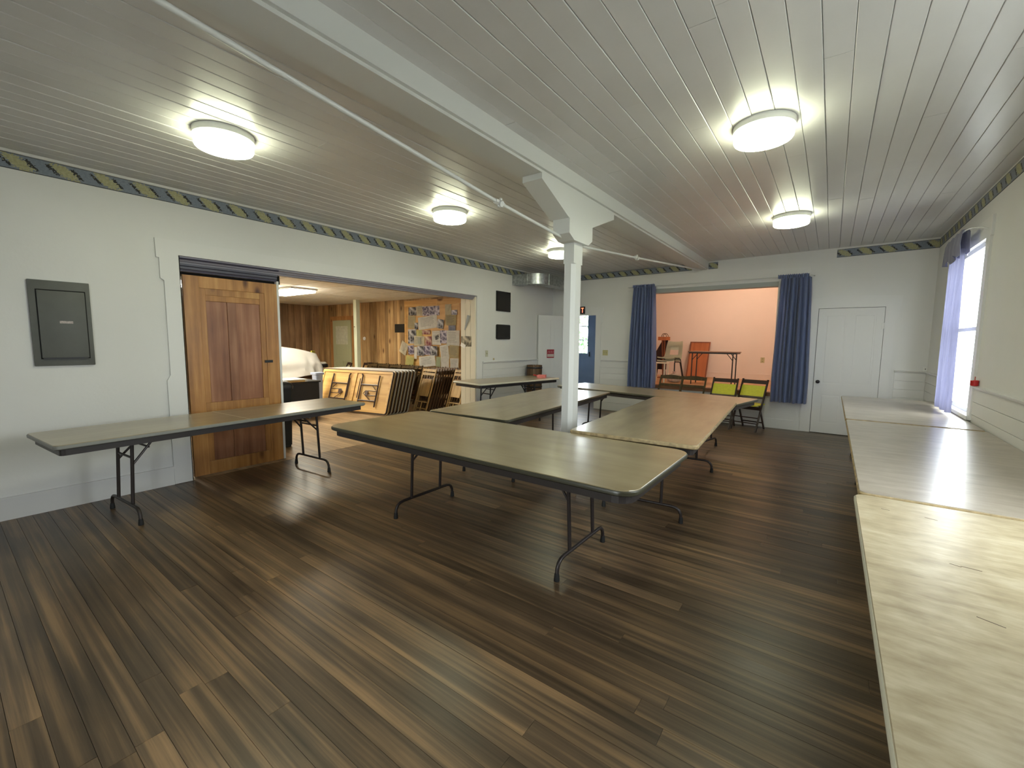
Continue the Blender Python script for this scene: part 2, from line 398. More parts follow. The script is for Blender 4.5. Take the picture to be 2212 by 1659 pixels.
# walls
w = B(); wallbox(w, 'X', XL-.36, XL, YF-.1, YB+.1, 0, 3.1, [(1.555, 6.02, 0, 2.28)]); wall_left = struct('wall_left', w, white)
w = B(); wallbox(w, 'Y', YB, YB+.15, XL, XR+.15, 0, 3.1, [(-4.92, -4.16, 0, 2.05), (-2.98, -.80, .58, 2.51), (-.21, .62, 0, 2.04)]); wall_back = struct('wall_back', w, white)
w = B(); wallbox(w, 'X', XR, XR+.07, YF-.1, YB, 0, 3.1, [(6.15, 7.25, .78, 2.50), (1.9, 2.9, .78, 2.50)]); wall_right = struct('wall_right', w, white)
w = B(); wallbox(w, 'Y', YF-.15, YF, XL, XR, 0, 3.1, [(-1.4, -.4, .78, 2.5)]); struct('wall_front', w, white)  # hole for the added, unseen daylight window

# beam, bolster, post
b = B(); prism(b, [(-2.172, 3.03), (-2.172, 2.815), (-1.956, 2.815), (-1.956, 3.03)], 'Y', YF, YB)
beam = struct('trim_1', b, beamp)
b = B(); prism(b, [(-1.962, 3.0), (-1.962, 2.835), (-1.93, 2.835), (-1.93, 3.0)], 'Y', YF, YB-.001); obj('beam_casing', b, beamp, beam)
post = thing('support_post', 'white painted square post with a tapered bolster under the ceiling beam', 'post')
b = B(); ch = .028
prism(b, [(-2.10, 3.66), (-1.99, 3.66), (-1.99, 3.83), (-2.10, 3.83)], 'Z', 2.2, 2.40)
prism(b, [(-2.10+ch*.4, 3.66), (-1.99-ch, 3.66), (-1.99, 3.66+ch*1.6), (-1.99, 3.83-ch), (-1.99-ch*.4, 3.83), (-2.10+ch, 3.83), (-2.10, 3.83-ch), (-2.10, 3.66+ch)], 'Z', 0, 2.2)
obj('shaft', b, beamp, post)
b = B(); prism(b, [(3.03, 2.813), (3.03, 2.765), (3.48, 2.565), (3.93, 2.565), (4.45, 2.76), (4.45, 2.813)], 'X', -2.14, -1.95)
obj('bolster', b, beamp, post)
b = B(); prism(b, [(3.485, 2.565), (3.485, 2.435), (3.58, 2.388), (3.86, 2.388), (3.94, 2.44), (3.94, 2.565)], 'X', -2.115, -1.945)
obj('cap_block', b, beamp, post)
# truss rods
for seg, nm, lb in (([(-2.06, -1.2, 2.91), (-2.06, .6, 2.694), (-2.06, 2.62, 2.49), (-2.06, 3.66, 2.412)], 'near', 'white painted iron tie rod from over the camera to the post'),
                ([(-2.06, 3.83, 2.40), (-2.06, 5.43, 2.53), (-2.06, YB, 2.82)], 'far', 'white painted iron tie rod from the post to the back wall')):
    t = thing('tie_rod', lb, 'rod'); b = B(); tube(b, seg, .0135, 12); obj('rod', b, beamp, t, True)
    j = seg[2] if nm == 'near' else seg[1]
    b = B(); tube(b, [(-2.06, j[1]-.05, j[2]+(.004 if nm == 'near' else -.004)), (-2.06, j[1]+.05, j[2]-(.004 if nm == 'near' else -.004))], .02, 6)
    tube(b, [(-2.06-.028, j[1], j[2]+.012), (-2.06+.028, j[1], j[2]-.012)], .022, 10)
    tube(b, [(-2.06, j[1]+.02, j[2]+.035), (-2.06, j[1]-.01, j[2]-.035)], .012, 8)
    obj('turnbuckle', b, beamp, t, True)

# ---- border strips (printed wallpaper) and crown strip
def border(name, p0, p1, z0, z1, h, nrm):
    """thin strip from p0 to p1 with uv: u metres, v 0..1; z = top height at each end"""
    me = bpy.data.meshes.new(name); d = .0025; n = Vector((nrm[0], nrm[1], 0))*d
    q = [Vector((*p0, z0-h)), Vector((*p1, z1-h)), Vector((*p1, z1)), Vector((*p0, z0))]
    vs = [v for v in q]+[v+n for v in q]
    me.from_pydata(vs, [], [(4, 5, 6, 7), (3, 2, 1, 0), (0, 1, 5, 4), (1, 2, 6, 5), (2, 3, 7, 6), (3, 0, 4, 7)])
    ln = (Vector(p1)-Vector(p0)).length; u0 = .04
    uvl = me.uv_layers.new(name='UVMap'); uvs = {0: (u0, 0), 1: (u0+ln, 0), 2: (u0+ln, 1), 3: (u0, 1)}
    for l in me.loops: uvl.data[l.index].uv = uvs[l.vertex_index % 4]
    me.materials.append(borderm); o = bpy.data.objects.new(name, me); C.objects.link(o); o['kind'] = 'structure'
    return o
border('trim_2', (XL, YF), (XL, YB), 2.893, 2.905, .122, (1, 0))
border('trim_3', (XL, YB), (-2.22, YB), 2.925, 2.948, .122, (0, -1))
border('trim_4', (-1.93, YB), (-1.77, YB), 2.94, 2.942, .118, (0, -1))
border('trim_5', (-.03, YB), (XR, YB), 2.957, 2.976, .122, (0, -1))
border('trim_6', (XR, YB), (XR, YF), 2.98, 2.995, .122, (-1, 0))
b = B(); prism(b, [(XL, 2.894), (XL+.012, 2.897), (XL+.02, 2.915), (XL, 2.93)], 'Y', YF, YB); struct('trim_7', b, trimw)

# ---- left opening casing (stepped outline) and reveal
b = B(); out = [(1.376, 2.417), (1.380, 2.238), (1.401, 2.237), (1.401, 2.045), (1.430, 2.022), (1.430, 1.104), (1.400, 1.050), (1.405, .003), (1.555, .003), (1.555, 2.28), (6.02, 2.28), (6.02, .003), (6.17, .003), (6.17, 2.417)]
prism(b, out, 'X', XL, XL+.022); struct('trim_8', b, trimw)
b = B(); box(b, XL+.001, XL+.018, YF, 1.404, 0, .175); box(b, XL+.001, XL+.026, YF, 1.404, .165, .185); struct('baseboard_left', b, trimw)
b = B(); box(b, XL+.001, XL+.016, 6.171, 8.1, 0, .17); struct('baseboard_left', b, trimw)
# reveal boards (cream, grooved) at the far jamb
r = B(); box(r, XL-.36, XL-.001, 6.005, 6.02, .003, 2.26); reveal = struct('trim_9', r, creamw)
for i in range(3):
    bb = B(); x0 = XL-.355+i*.119; box(bb, x0+.003, x0+.116, 5.993, 6.006, .003, 2.255, bev=.003); obj('groove_board', bb, creamw, reveal)
b = B(); box(b, XL-.36, XL-.001, 1.5551, 1.57, .003, 2.28); struct('trim_10', b, dark)
# overhead track
b = B(); prism(b, [(XL-.13, 2.279), (XL-.002, 2.279), (XL-.002, 2.262), (XL-.02, 2.252), (XL-.03, 2.235), (XL-.045, 2.23), (XL-.05, 2.215), (XL-.13, 2.215)], 'Y', 1.571, 5.99)
trk = struct('trim_11', b, mkmat('head_moulding_grey', (.28, .27, .33), .35))
b = B(); box(b, XL-.355, XL-.14, 1.571, 2.6, 2.12, 2.279); struct('light_leak_board', b, dark)  # added board, blocks lamp glare leaking above the sliding door
b = B(); prism(b, [(XL-.13, 2.214), (XL-.04, 2.214), (XL-.04, 2.195), (XL-.055, 2.188), (XL-.055, 2.165), (XL-.066, 2.158), (XL-.07, 2.14), (XL-.13, 2.14)], 'Y', 1.571, 2.53)
prism(b, [(XL-.03, 2.2755), (XL-.004, 2.2755), (XL-.001, 2.262), (XL-.012, 2.25), (XL-.03, 2.25)], 'Y', 1.571, 2.53)
obj('track_moulding', b, trackm, trk)

# ---- sliding fir door
d = thing('sliding_door', 'tall varnished fir panel door slid half shut behind the table along the left wall', 'door', (XL-.076, 1.605, .006))
def dp(name, y0, y1, z0, z1, x0, x1, m, rnd=.5, bev=.003):
    bb = B(); box(bb, x0, x1, y0, y1, z0, z1, bev=bev); return obj(name, bb, m, d, rnd=rnd)
W_, Hh = .925, 2.105
dp('stile', 0, .14, 0, Hh, -.04, 0, fir, .62); dp('stile', W_-.14, W_, 0, Hh, -.04, 0, fir, .55)
dp('rail', .14, W_-.14, 1.985, Hh, -.04, -.0015, fir, .7); dp('rail', .14, W_-.14, 0, .14, -.04, -.0015, fir, .2)
dp('rail', .14, W_-.14, .66, .775, -.04, -.0015, fir, .35)
for a, z0, z1 in ((0, .775, 1.985), (0, .14, .66)):
    dp('inner_stile', .14, .195, z0, z1, -.04, -.006, fir, .5); dp('inner_stile', W_-.195, W_-.14, z0, z1, -.04, -.006, fir, .42)
    dp('mullion', .395, .48, z0, z1-(.13 if z1 > 1 else .04), -.04, -.007, firred, .35)
    dp('inner_rail', .195, W_-.195, z1-(.07 if z1 > 1 else .04), z1, -.04, -.007, fir, .45)
dp('inner_rail', .195, W_-.195, 1.855, 1.915, -.04, -.009, fir, .6)
dp('panel', .195, .395, .775, 1.855, -.035, -.016, firred, .7, .004); dp('panel', .48, W_-.195, .775, 1.855, -.035, -.016, firred, .8, .004)
dp('panel', .195, .395, .14, .62, -.035, -.016, firred, .25, .004); dp('panel', .48, W_-.195, .14, .62, -.035, -.016, firred, .25, .004)
bb = B(); box(bb, 0, .006, .755, .845, 1.185, 1.215, bev=.002); obj('latch', bb, black, d)
bb = B(); box(bb, -.05, -.002, W_+.001, W_+.028, 0, 2.14, bev=.003); obj('edge_strip', bb, trimw, d, label='white painted edge strip')

# ---- electrical panel
p = thing('electrical_panel', 'grey metal breaker panel set on the white wall left of the sliding door', 'electrical panel', (XL, .53, 1.228))
bb = B(); box(bb, 0, .022, 0, .365, 0, .705, bev=.006); obj('frame', bb, greym, p, True)
bb = B(); box(bb, .018, .024, .04, .336, .058, .63); obj('gap', bb, dark, p)
bb = B(); box(bb, .02, .032, .046, .33, .066, .622, bev=.006); obj('cover', bb, greym, p, True)
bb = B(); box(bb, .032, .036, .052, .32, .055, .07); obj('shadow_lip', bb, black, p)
bb = B(); box(bb, .032, .0335, .165, .245, .355, .375); obj('sticker', bb, mkmat('sticker', (.42, .36, .34), .5, var=.3, vscale=90), p, label='small pale sticker strip')

# ---- ceiling drums
base = None
for i, (x, y, lb) in enumerate(((-3.63, 1.40, 'round glowing drum lamp over the wall table, nearest on the left half of the ceiling'), (-3.61, 3.68, 'round drum ceiling lamp left of the post, second of the left row'),
                   (-3.64, 6.22, 'round drum ceiling lamp partly behind the post, farthest of the left row'), (-.48, 3.57, 'large glowing drum ceiling lamp, nearest right of the beam'), (-.485, 6.22, 'round drum ceiling lamp in front of the stage, farthest right of the beam'))):
    z = CZ(x)
    if base is None:
        base = thing('ceiling_lamp', lb, 'ceiling lamp', (x, y, z), 0, 'round drum lamps on the ceiling')
        bb = B(); lathe(bb, [(.186, -.046), (.192, -.042), (.192, .0)], (0, 0, 0), 48); obj('base_ring', bb, beamp, base, True)
        bb = B(); lathe(bb, [(.02, -.112), (.165, -.112), (.178, -.108), (.184, -.098), (.185, -.045), (.17, -.043)], (0, 0, 0), 48); obj('diffuser', bb, lampm, base, True)
    else: dup(base, (x, y, z), 0, lb)

# ---- chair rails, wainscot, baseboards
def wains(parent, axis, pos, u0, u1, inward, zs):
    for a, b in zip(zs, zs[1:]):
        bb = B(); s = sorted((pos, pos+inward*.010))
        if axis == 'X': box(bb, s[0], s[1], u0, u1, a+.002, b-.002, bev=.0025)
        else: box(bb, u0, u1, s[0], s[1], a+.002, b-.002, bev=.0025)
        obj('wainscot_board', bb, white, parent)
Zs = [.17+.1255*i for i in range(8)]
wains(wall_right, 'X', XR, YF, 6.03, -1, Zs); wains(wall_right, 'X', XR, 7.40, YB-.011, -1, Zs)
wains(wall_back, 'Y', YB, .79, XR-.011, -1, Zs); wains(wall_back, 'Y', YB, -4.02, -3.0, -1, Zs)
wains(wall_left, 'X', XL, 6.2, YB-.011, 1, Zs)
def rail(name, axis, pos, u0, u1, inward):
    prof = [(0, 1.045), (.014, 1.048), (.016, 1.062), (.038, 1.066), (.040, 1.078), (0, 1.082)]
    bb = B(); prism(bb, [(pos+inward*a, z) for a, z in prof], 'Y' if axis == 'X' else 'X', u0, u1) if axis == 'X' else prism(bb, [(pos+inward*a, z) for a, z in prof], 'X', u0, u1)
    struct(name, bb, trimw)
rail('trim_12', 'X', XR, YF, 6.05, -1); rail('trim_13', 'X', XR, 7.38, YB, -1)
rail('trim_14', 'Y', YB, .785, XR, -1); rail('trim_15', 'Y', YB, -4.02, -3.0, -1); rail('trim_16', 'X', XL, 6.2, 8.15, 1)
for nm, a in (('baseboard_back', (-4.0, -.36)), ('baseboard_back', (.74, XR))):
    bb = B(); box(bb, a[0], a[1], YB-.014, YB-.001, 0, .165); struct(nm, bb, trimw)
bb = B(); box(bb, XR-.014, XR-.001, YF, YB-.02, 0, .165); struct('baseboard_right', bb, trimw)

# ---- right door of the back wall, with pedimented casing
bb = B()
prism(bb, [(-.352, .003), (-.352, 2.196), (.16, 2.243), (.806, 2.20), (.802, 2.045), (.782, 2.04), (.782, 1.88), (.742, 1.835), (.742, .003), (.622, .003), (.622, 2.042), (-.212, 2.042), (-.212, .003)], 'Y', YB-.02, YB)
struct('trim_17', bb, trimw)
def panel_door(root, w, h, m, rects, t=.038, knob=None, side=1, kind=None):
    xs = sorted({0, w, *[q for r in rects for q in r[:2]]})
    fr = B(); wallbox(fr, 'Y', 0, t, 0, w, 0, h, rects); obj('door_frame', fr, m, root)
    for r in rects:
        pb = B(); box(pb, r[0]-.001, r[1]+.001, .006, t-.006, r[2]-.001, r[3]+.001); box(pb, r[0]+.022, r[1]-.022, .0035, t-.0035, r[2]+.022, r[3]-.022, bev=.004); obj('panel', pb, m, root)
    if knob:
        kb = B(); lathe(kb, [(.022, 0), (.022, .006), (.009, .01), (.009, .028), (.024, .036), (.03, .05), (.024, .062), (.008, .067)], (0, 0, 0), 20)
        bmesh.ops.transform(kb, matrix=Matrix.Translation((knob[0], 0, knob[1])) @ Matrix.Rotation(PI/2, 4, 'X'), verts=kb.verts); obj('knob', kb, knobm, root, True)
rects = [(.10, .37, .82, 1.93), (.46, .73, .82, 1.93), (.10, .37, .17, .64), (.46, .73, .17, .64)]
dr = bpy.data.objects.new('door_1', None); C.objects.link(dr); dr['kind'] = 'structure'; dr.location = (-.205, YB-.012, .008)
panel_door(dr, .822, 2.028, trimw, rects, knob=(.055, .845))
bb = B(); box(bb, -.2085, -.2052, YB-.011, YB+.03, .01, 2.04); box(bb, -.2085, .62, YB-.009, YB+.03, 2.0365, 2.0405); obj('gap', bb, dark, dr).matrix_parent_inverse = Matrix.Translation((.205, -(YB-.012), -.008))
hb = B(); box(hb, .80, .835, -.006, .002, 1.70, 1.79, bev=.002); obj('hinge', hb, trimw, dr)
bb = B(); box(bb, -.3, .7, YB+.045, YB+.14, -.06, 2.1); struct('door_light_seal', bb, dark)  # unseen slab added to stop light leaking round the closed door

# ---- doorway left of the post, vestibule and outside door
bb = B()
prism(bb, [(-5.07, .003), (-5.07, 1.84), (-5.11, 1.87), (-5.11, 2.05), (-5.152, 2.055), (-5.155, 2.205), (-4.55, 2.255), (-3.99, 2.20), (-3.985, 2.05), (-4.0, 2.045), (-4.0, 1.88), (-4.035, 1.85), (-4.035, .003), (-4.16, .003), (-4.16, 2.05), (-4.92, 2.05), (-4.92, .003)], 'Y', YB-.018, YB)
struct('trim_18', bb, trimw)
od = thing('open_door', 'white paneled door with a red sign, swung open against the left wall corner', 'door', (-4.93, YB-.03, .01), math.atan2(-.62, -.30))
panel_door(od, .70, 2.03, trimw, [(.09, .31, .86, 1.93), (.39, .61, .86, 1.93), (.09, .31, .15, .68), (.39, .61, .15, .68)], t=.036)
od_k = B(); 
for s, y in ((1, .036), (-1, 0)):
    t_ = B(); lathe(t_, [(.02, 0), (.02, .006), (.008, .01), (.008, .026), (.022, .034), (.027, .046), (.02, .058), (.006, .062)], (0, 0, 0), 18)
    bmesh.ops.transform(t_, matrix=Matrix.Translation((.655, y, .88)) @ Matrix.Rotation(-s*PI/2, 4, 'X'), verts=t_.verts); join(od_k, t_)
obj('knob', od_k, knobm, od, True)
sg = B(); box(sg, .29, .48, .0365, .0395, 1.09, 1.28); sgo = obj('door_sign', sg, mkmat('sign_red', (.33, .02, .035), .4), od, label='red sign with a pale lower band')
def letters(name, parent, x0, x1, z0, z1, y, m, n):
    bb = B(); wd = (x1-x0)/n
    for i in range(n):
        a = x0+i*wd; q = i % 3
        box(bb, a, a+wd*.22, y, y+.001, z0, z1)
        if q != 1: box(bb, a, a+wd*.7, y, y+.001, z1-(z1-z0)*.25, z1)
        if q != 0: box(bb, a, a+wd*.7, y, y+.001, z0, z0+(z1-z0)*.25)
        if q == 2: box(bb, a+wd*.5, a+wd*.7, y, y+.001, z0, z1)
    return obj(name, bb, m, parent)
signp = mkmat('sign_pink', (.62, .28, .30), .5); signc = mkmat('sign_cream', (.60, .50, .46), .5)
bb = B(); box(bb, .30, .47, .0396, .0402, 1.115, 1.18); obj('sign_band', bb, signc, sgo)
letters('sign_lettering', sgo, .305, .47, 1.205, 1.248, .0396, signp, 8)
# vestibule shell
bb = B(); box(bb, -6.4, -6.3, YB+.1, 10.2, 0, 2.6); box(bb, -3.92, -3.80, YB+.15, 10.2, 0, 2.6); box(bb, -6.4, -3.80, YB+.1, 10.3, 2.5, 2.6); box(bb, -6.3, XL-.0, YB+.10, YB+.16, 0, 2.5)  # last piece is an unseen wall added to seal out light
struct('wall_vestibule', bb, bluedoor)
bb = B(); box(bb, -6.3, -3.92, YB, 10.2, -.1, -.001); struct('floor', bb, floorw, rnd=.5)
bb = B(); wallbox(bb, 'Y', 10.2, 10.3, -6.4, -3.80, 0, 2.6, [(-5.98, -4.93, .01, 2.35)]); struct('wall_vestibule_end', bb, bluedoor)
vd = bpy.data.objects.new('door_2', None); C.objects.link(vd); vd['kind'] = 'structure'; vd.location = (-5.975, 10.22, .01)
fr = B(); wallbox(fr, 'Y', 0, .04, 0, 1.04, 0, 2.33, [(.14, .875, 1.16, 2.21)]); obj('door_frame', fr, bluedoor, vd)
for z in (1.50, 1.86):
    bb = B(); box(bb, .14, .875, .008, .03, z-.012, z+.012); obj('glazing_bar', bb, trimw, vd)
for a, b_ in ((1.16, 1.488), (1.512, 1.848), (1.872, 2.21)):
    bb = B(); box(bb, .14, .875, .016, .020, a, b_); obj('pane', bb, glass, vd)
bb = B(); box(bb, .93, .95, -.03, 0, 1.08, 1.2, bev=.003); obj('handle', bb, knobm, vd)
portal('door_portal', (-5.47, 10.31, 1.68), (-PI/2, 0, PI), .74, 1.05)
# EXIT sign above the doorway
ex = thing('exit_sign', 'small black EXIT sign with orange-red letters above the doorway, half hidden by the post', 'sign', (-4.755, YB-.05, 2.078))
bb = B(); box(bb, 0, .335, 0, .048, 0, .16, bev=.004); obj('housing', bb, black, ex)
def glyph(parent, ch, x, z, w, h, t, y, m):
    bb = B()
    if ch == 'E': box(bb, x, x+t, y, y+.003, z, z+h); [box(bb, x, x+w, y, y+.003, q, q+t) for q in (z, z+h/2-t/2, z+h-t)]
    if ch == 'X':
        for s in (1, -1):
            a, c2 = (x, x+w-t) if s > 0 else (x+w-t, x)
            prism(bb, [(a, z), (a+t, z), (c2+t, z+h), (c2, z+h)], 'Y', y, y+.003)
    if ch == 'I': box(bb, x+w/2-t/2, x+w/2+t/2, y, y+.003, z, z+h)
    if ch == 'T': box(bb, x+w/2-t/2, x+w/2+t/2, y, y+.003, z, z+h); box(bb, x, x+w, y, y+.003, z+h-t, z+h)
    obj('letter', bb, m, parent)
for i, ch_ in enumerate('EXIT'): glyph(ex, ch_, .022+i*.077, .027, .06, .105, .017, -.003, exitm)

# ---- stage
bb = B(); prism(bb, [(-3.539, 2.70), (-3.539, 2.79), (-1.9, 2.775), (-.35, 2.715), (-.35, 2.62), (-.45, 2.62), (-.45, 2.52), (-3.45, 2.52), (-3.45, 2.68)], 'Y', YB-.018, YB); struct('trim_19', bb, trimw)
bb = B(); box(bb, -2.98, -.8, YB-.03, YB+.16, 2.44, 2.518); struct('trim_20', bb, mkmat('header_grey', (.36, .38, .37), .5))
bb = B(); box(bb, -3.76, .4, YB+.15, 10.32, .50, .596); box(bb, -4.4, .4, 10.32, 11.5, .50, .596); stage = struct('floor', bb, dark)
y = YB+.15
while y < 11.5:
    bb = B(); box(bb, -3.76 if y < 10.33 else -4.4, .4, y+.001, min(11.5, y+.0875)-.001, .596, .62); obj('stage_board', bb, stagef, stage, rnd=random.random()); y += .0875
bb = B(); box(bb, -2.979, -.801, YB-.045, YB+.151, .58, .622); box(bb, -2.979, -.801, YB-.05, YB-.001, .556, .582); struct('trim_21', bb, wood('stage_nosing', (.1, .04, .02), (.2, .09, .04), (.32, .16, .07), 'X', .4, 2, 0), rnd=.5)
bb = B(); box(bb, -3.78, -3.762, YB+.15, 10.32, .5, 3.2); box(bb, -4.5, -4.4, 10.31, 11.5, .5, 3.2); box(bb, -4.4, -3.78, 10.305, 10.32, .5, 3.2); box(bb, .4, .5, YB+.15, 11.5, .5, 3.2); struct('wall_stage_side', bb, peach)
bb = B(); box(bb, -4.5, .5, 11.5, 11.6, .5, 3.2); wall_stage = struct('wall_stage_back', bb, peach)
bb = B(); box(bb, -4.4, .4, YB+.15, 11.5, 3.1, 3.2); struct('ceiling', bb, peach)
bb = B(); box(bb, -4.4, .4, 11.482, 11.499, .622, .735); box(bb, -4.4, .4, 11.478, 11.499, .735, .755); struct('baseboard_stage', bb, peach)
lb_ = thing('stage_bulb', 'bare warm bulb in a white holder high behind the stage header', 'lamp', (-1.65, 9.75, 3.1))
bb = B(); lathe(bb, [(.05, -.03), (.055, -.02), (.05, 0)], (0, 0, 0), 20); obj('holder', bb, beamp, lb_, True)
bb = B(); lathe(bb, [(.006, -.14), (.022, -.136), (.034, -.12), (.038, -.1), (.032, -.078), (.018, -.055), (.016, -.03)], (0, 0, 0), 24); obj('bulb', bb, bulbm, lb_, True)

# ---- curtains
def curtain(name, label, p0, p1, z0, z1, folds, amp, mat, spread=1.0, group=None, topsq=.85, nz=26, seed=1, nrm=(0, -1), topz=None, cat='curtain', wave=.02):
    rd = random.Random(seed); ph = [rd.uniform(.6, 1.4) for _ in range(folds+2)]
    cum = [0]
    for q in ph[:folds]: cum.append(cum[-1]+q)
    nx = folds*8; bm = B(); g = []
    P0, P1 = Vector((*p0, 0)), Vector((*p1, 0)); n = Vector((*nrm, 0)); mid = (P0+P1)/2
    for j in range(nz+1):
        t = j/nz; z = z1+(z0-z1)*t; row = []
        wid = topsq+(spread-topsq)*min(1, t*1.25)**.8
        for i in range(nx+1):
            s = i/nx; u = s*folds; k = min(folds-1, int(u)); fr_ = u-k
            sx = (cum[k]+ph[k]*fr_)/cum[-1]
            pos = mid+(P0-mid+(P1-P0)*sx)*wid
            a = amp*(.55+.55*min(1, t*2.2))*(.7+.5*math.sin(k*2.3+seed))
            off = a*(2*abs(math.sin(PI*fr_))**.8-1)+wave*.4*math.sin(5*sx*PI+3*t)
            pos = pos+n*(off+amp)
            zz = z+(.008*math.sin(u*2*PI) if j == 0 else 0)
            row.append(bm.verts.new((pos.x, pos.y, zz)))
        g.append(row)
    for j in range(nz):
        for i in range(nx): bm.faces.new((g[j][i], g[j][i+1], g[j+1][i+1], g[j+1][i]))
    r = bmesh.ops.solidify(bm, geom=bm.faces[:], thickness=.003)
    return bm
cl = thing('stage_curtain', 'blue pleated curtain hanging at the left side of the stage opening', 'curtain', (0, 0, 0), 0, 'blue stage curtains')
obj('drape', curtain('drape', '', (-3.36, YB-.06), (-2.80, YB-.06), .565, 2.56, 8, .075, curtm, 1.0, topsq=.78, seed=3), curtm, cl, True)
obj('heading', curtain('heading', '', (-3.31, YB-.128), (-2.87, YB-.128), 2.555, 2.61, 15, .018, curtm, 1, topsq=1, nz=3, seed=5), curtm, cl, True)
cr = thing('stage_curtain', 'blue pleated curtain hanging at the right side of the stage, beside the white door', 'curtain', (0, 0, 0), 0, 'blue stage curtains')
obj('drape', curtain('drape', '', (-.81, YB-.06), (-.28, YB-.06), .48, 2.55, 8, .085, curtm, 1.0, topsq=.8, seed=9), curtm, cr, True)
obj('heading', curtain('heading', '', (-.80, YB-.128), (-.37, YB-.128), 2.545, 2.605, 14, .02, curtm, 1, topsq=1, nz=3, seed=11), curtm, cr, True)
rod = thing('curtain_rod', 'thin white curtain rod across the top of the stage opening', 'rod')
bb = B(); tube(bb, [(-3.42, YB-.022, 2.575), (-3.42, YB-.105, 2.575), (-3.36, YB-.11, 2.575), (-.36, YB-.11, 2.575), (-.30, YB-.105, 2.575), (-.30, YB-.022, 2.575)], .007, 8); obj('tube', bb, beamp, rod, True)

# ---- windows
def window(name, axis, pos, u0, u1, z0, z1, out):
    r = bpy.data.objects.new(name, None); C.objects.link(r); r['kind'] = 'structure'
    def bx(a, b_, z2, z3, d0, d1):
        t = B(); s = sorted((pos+out*d0, pos+out*d1))
        box(t, s[0], s[1], a, b_, z2, z3) if axis == 'X' else box(t, a, b_, s[0], s[1], z2, z3); return t
    zm = (z0+z1)/2; w = .045
    for a, b_, c2, e in ((u0, u1, z0, z0+w), (u0, u1, z1-w, z1), (u0, u0+w, z0+w, z1-w), (u1-w, u1, z0+w, z1-w), (u0+w, u1-w, zm-.02, zm+.02)):
        obj('sash_rail', bx(a, b_, c2, e, .02, .05), trimw, r)
    obj('pane', bx(u0+w, u1-w, z0+w, zm-.02, .032, .036), glass, r); obj('pane', bx(u0+w, u1-w, zm+.02, z1-w, .032, .036), glass, r)
    t = B()
    s = sorted((pos, pos-out*.022))
    for a, b_, c2, e in ((u0-.12, u0, z0-.04, z1), (u1, u1+.12, z0-.04, z1), (u0-.15, u1+.15, z1, z1+.19)):
        box(t, s[0], s[1], a, b_, c2, e) if axis == 'X' else box(t, a, b_, s[0], s[1], c2, e)
    obj('window_casing', t, trimw, r)
    t = B(); s = sorted((pos+out*.02, pos-out*.045)); box(t, s[0], s[1], u0-.13, u1+.13, z0-.04, z0-.001) if axis == 'X' else box(t, u0-.13, u1+.13, s[0], s[1], z0-.04, z0-.001)
    obj('window_sill', t, trimw, r)
window('window_1', 'X', XR, 6.15, 7.25, .78, 2.50, 1)
window('window_2', 'X', XR, 1.9, 2.9, .78, 2.50, 1)
window('fill_window', 'Y', YF, -1.4, -.4, .78, 2.5, -1)  # invented window behind the camera, added for even daylight
wc = thing('window_curtain', 'lavender blue curtain bunched on a bent rod at the tall right window', 'curtain')
bm = curtain('drape', '', (XR-.10, 6.36), (XR-.085, 7.24), .76, 2.46, 8, .022, curtw, 1.0, topsq=.80, seed=21, nrm=(-1, -.1))
obj('drape', bm, curtw, wc, True)
# gathered heading folded over the rod
bb = B(); g = []
for i in range(13):
    y = 6.40+.82*i/12; z = 2.635+.01*math.sin(i*1.9); x = XR-.13-.012*math.sin(i*2.1); h = .24+.03*math.sin(i*1.3)
    g.append([bb.verts.new(q) for q in ((x+.05, y, z-h*.9), (x+.038, y, z-.01), (x+.02, y, z+.018), (x-.008, y, z+.012), (x-.022, y, z-.02), (x-.03-.01*math.sin(i*2.6), y, z-h*.5), (x-.02-.014*math.sin(i*2.2), y, z-h))])
for a, c2 in zip(g, g[1:]):
    for i in range(6): bb.faces.new((a[i], a[i+1], c2[i+1], c2[i]))
bmesh.ops.recalc_face_normals(bb, faces=bb.faces[:]); bmesh.ops.solidify(bb, geom=bb.faces[:], thickness=.003)
obj('heading', bb, curtw, wc, True)
bb = B(); tube(bb, [(XR-.022, 6.10, 2.575), (XR-.06, 6.12, 2.60), (XR-.115, 6.22, 2.625), (XR-.13, 6.4, 2.635), (XR-.13, 7.22, 2.635), (XR-.10, 7.30, 2.60), (XR-.022, 7.32, 2.575)], .006, 8); rd_ = obj('curtain_rod', bb, beamp, None, True)
tag(rd_, 'thin bent curtain rod over the tall right window', 'rod')

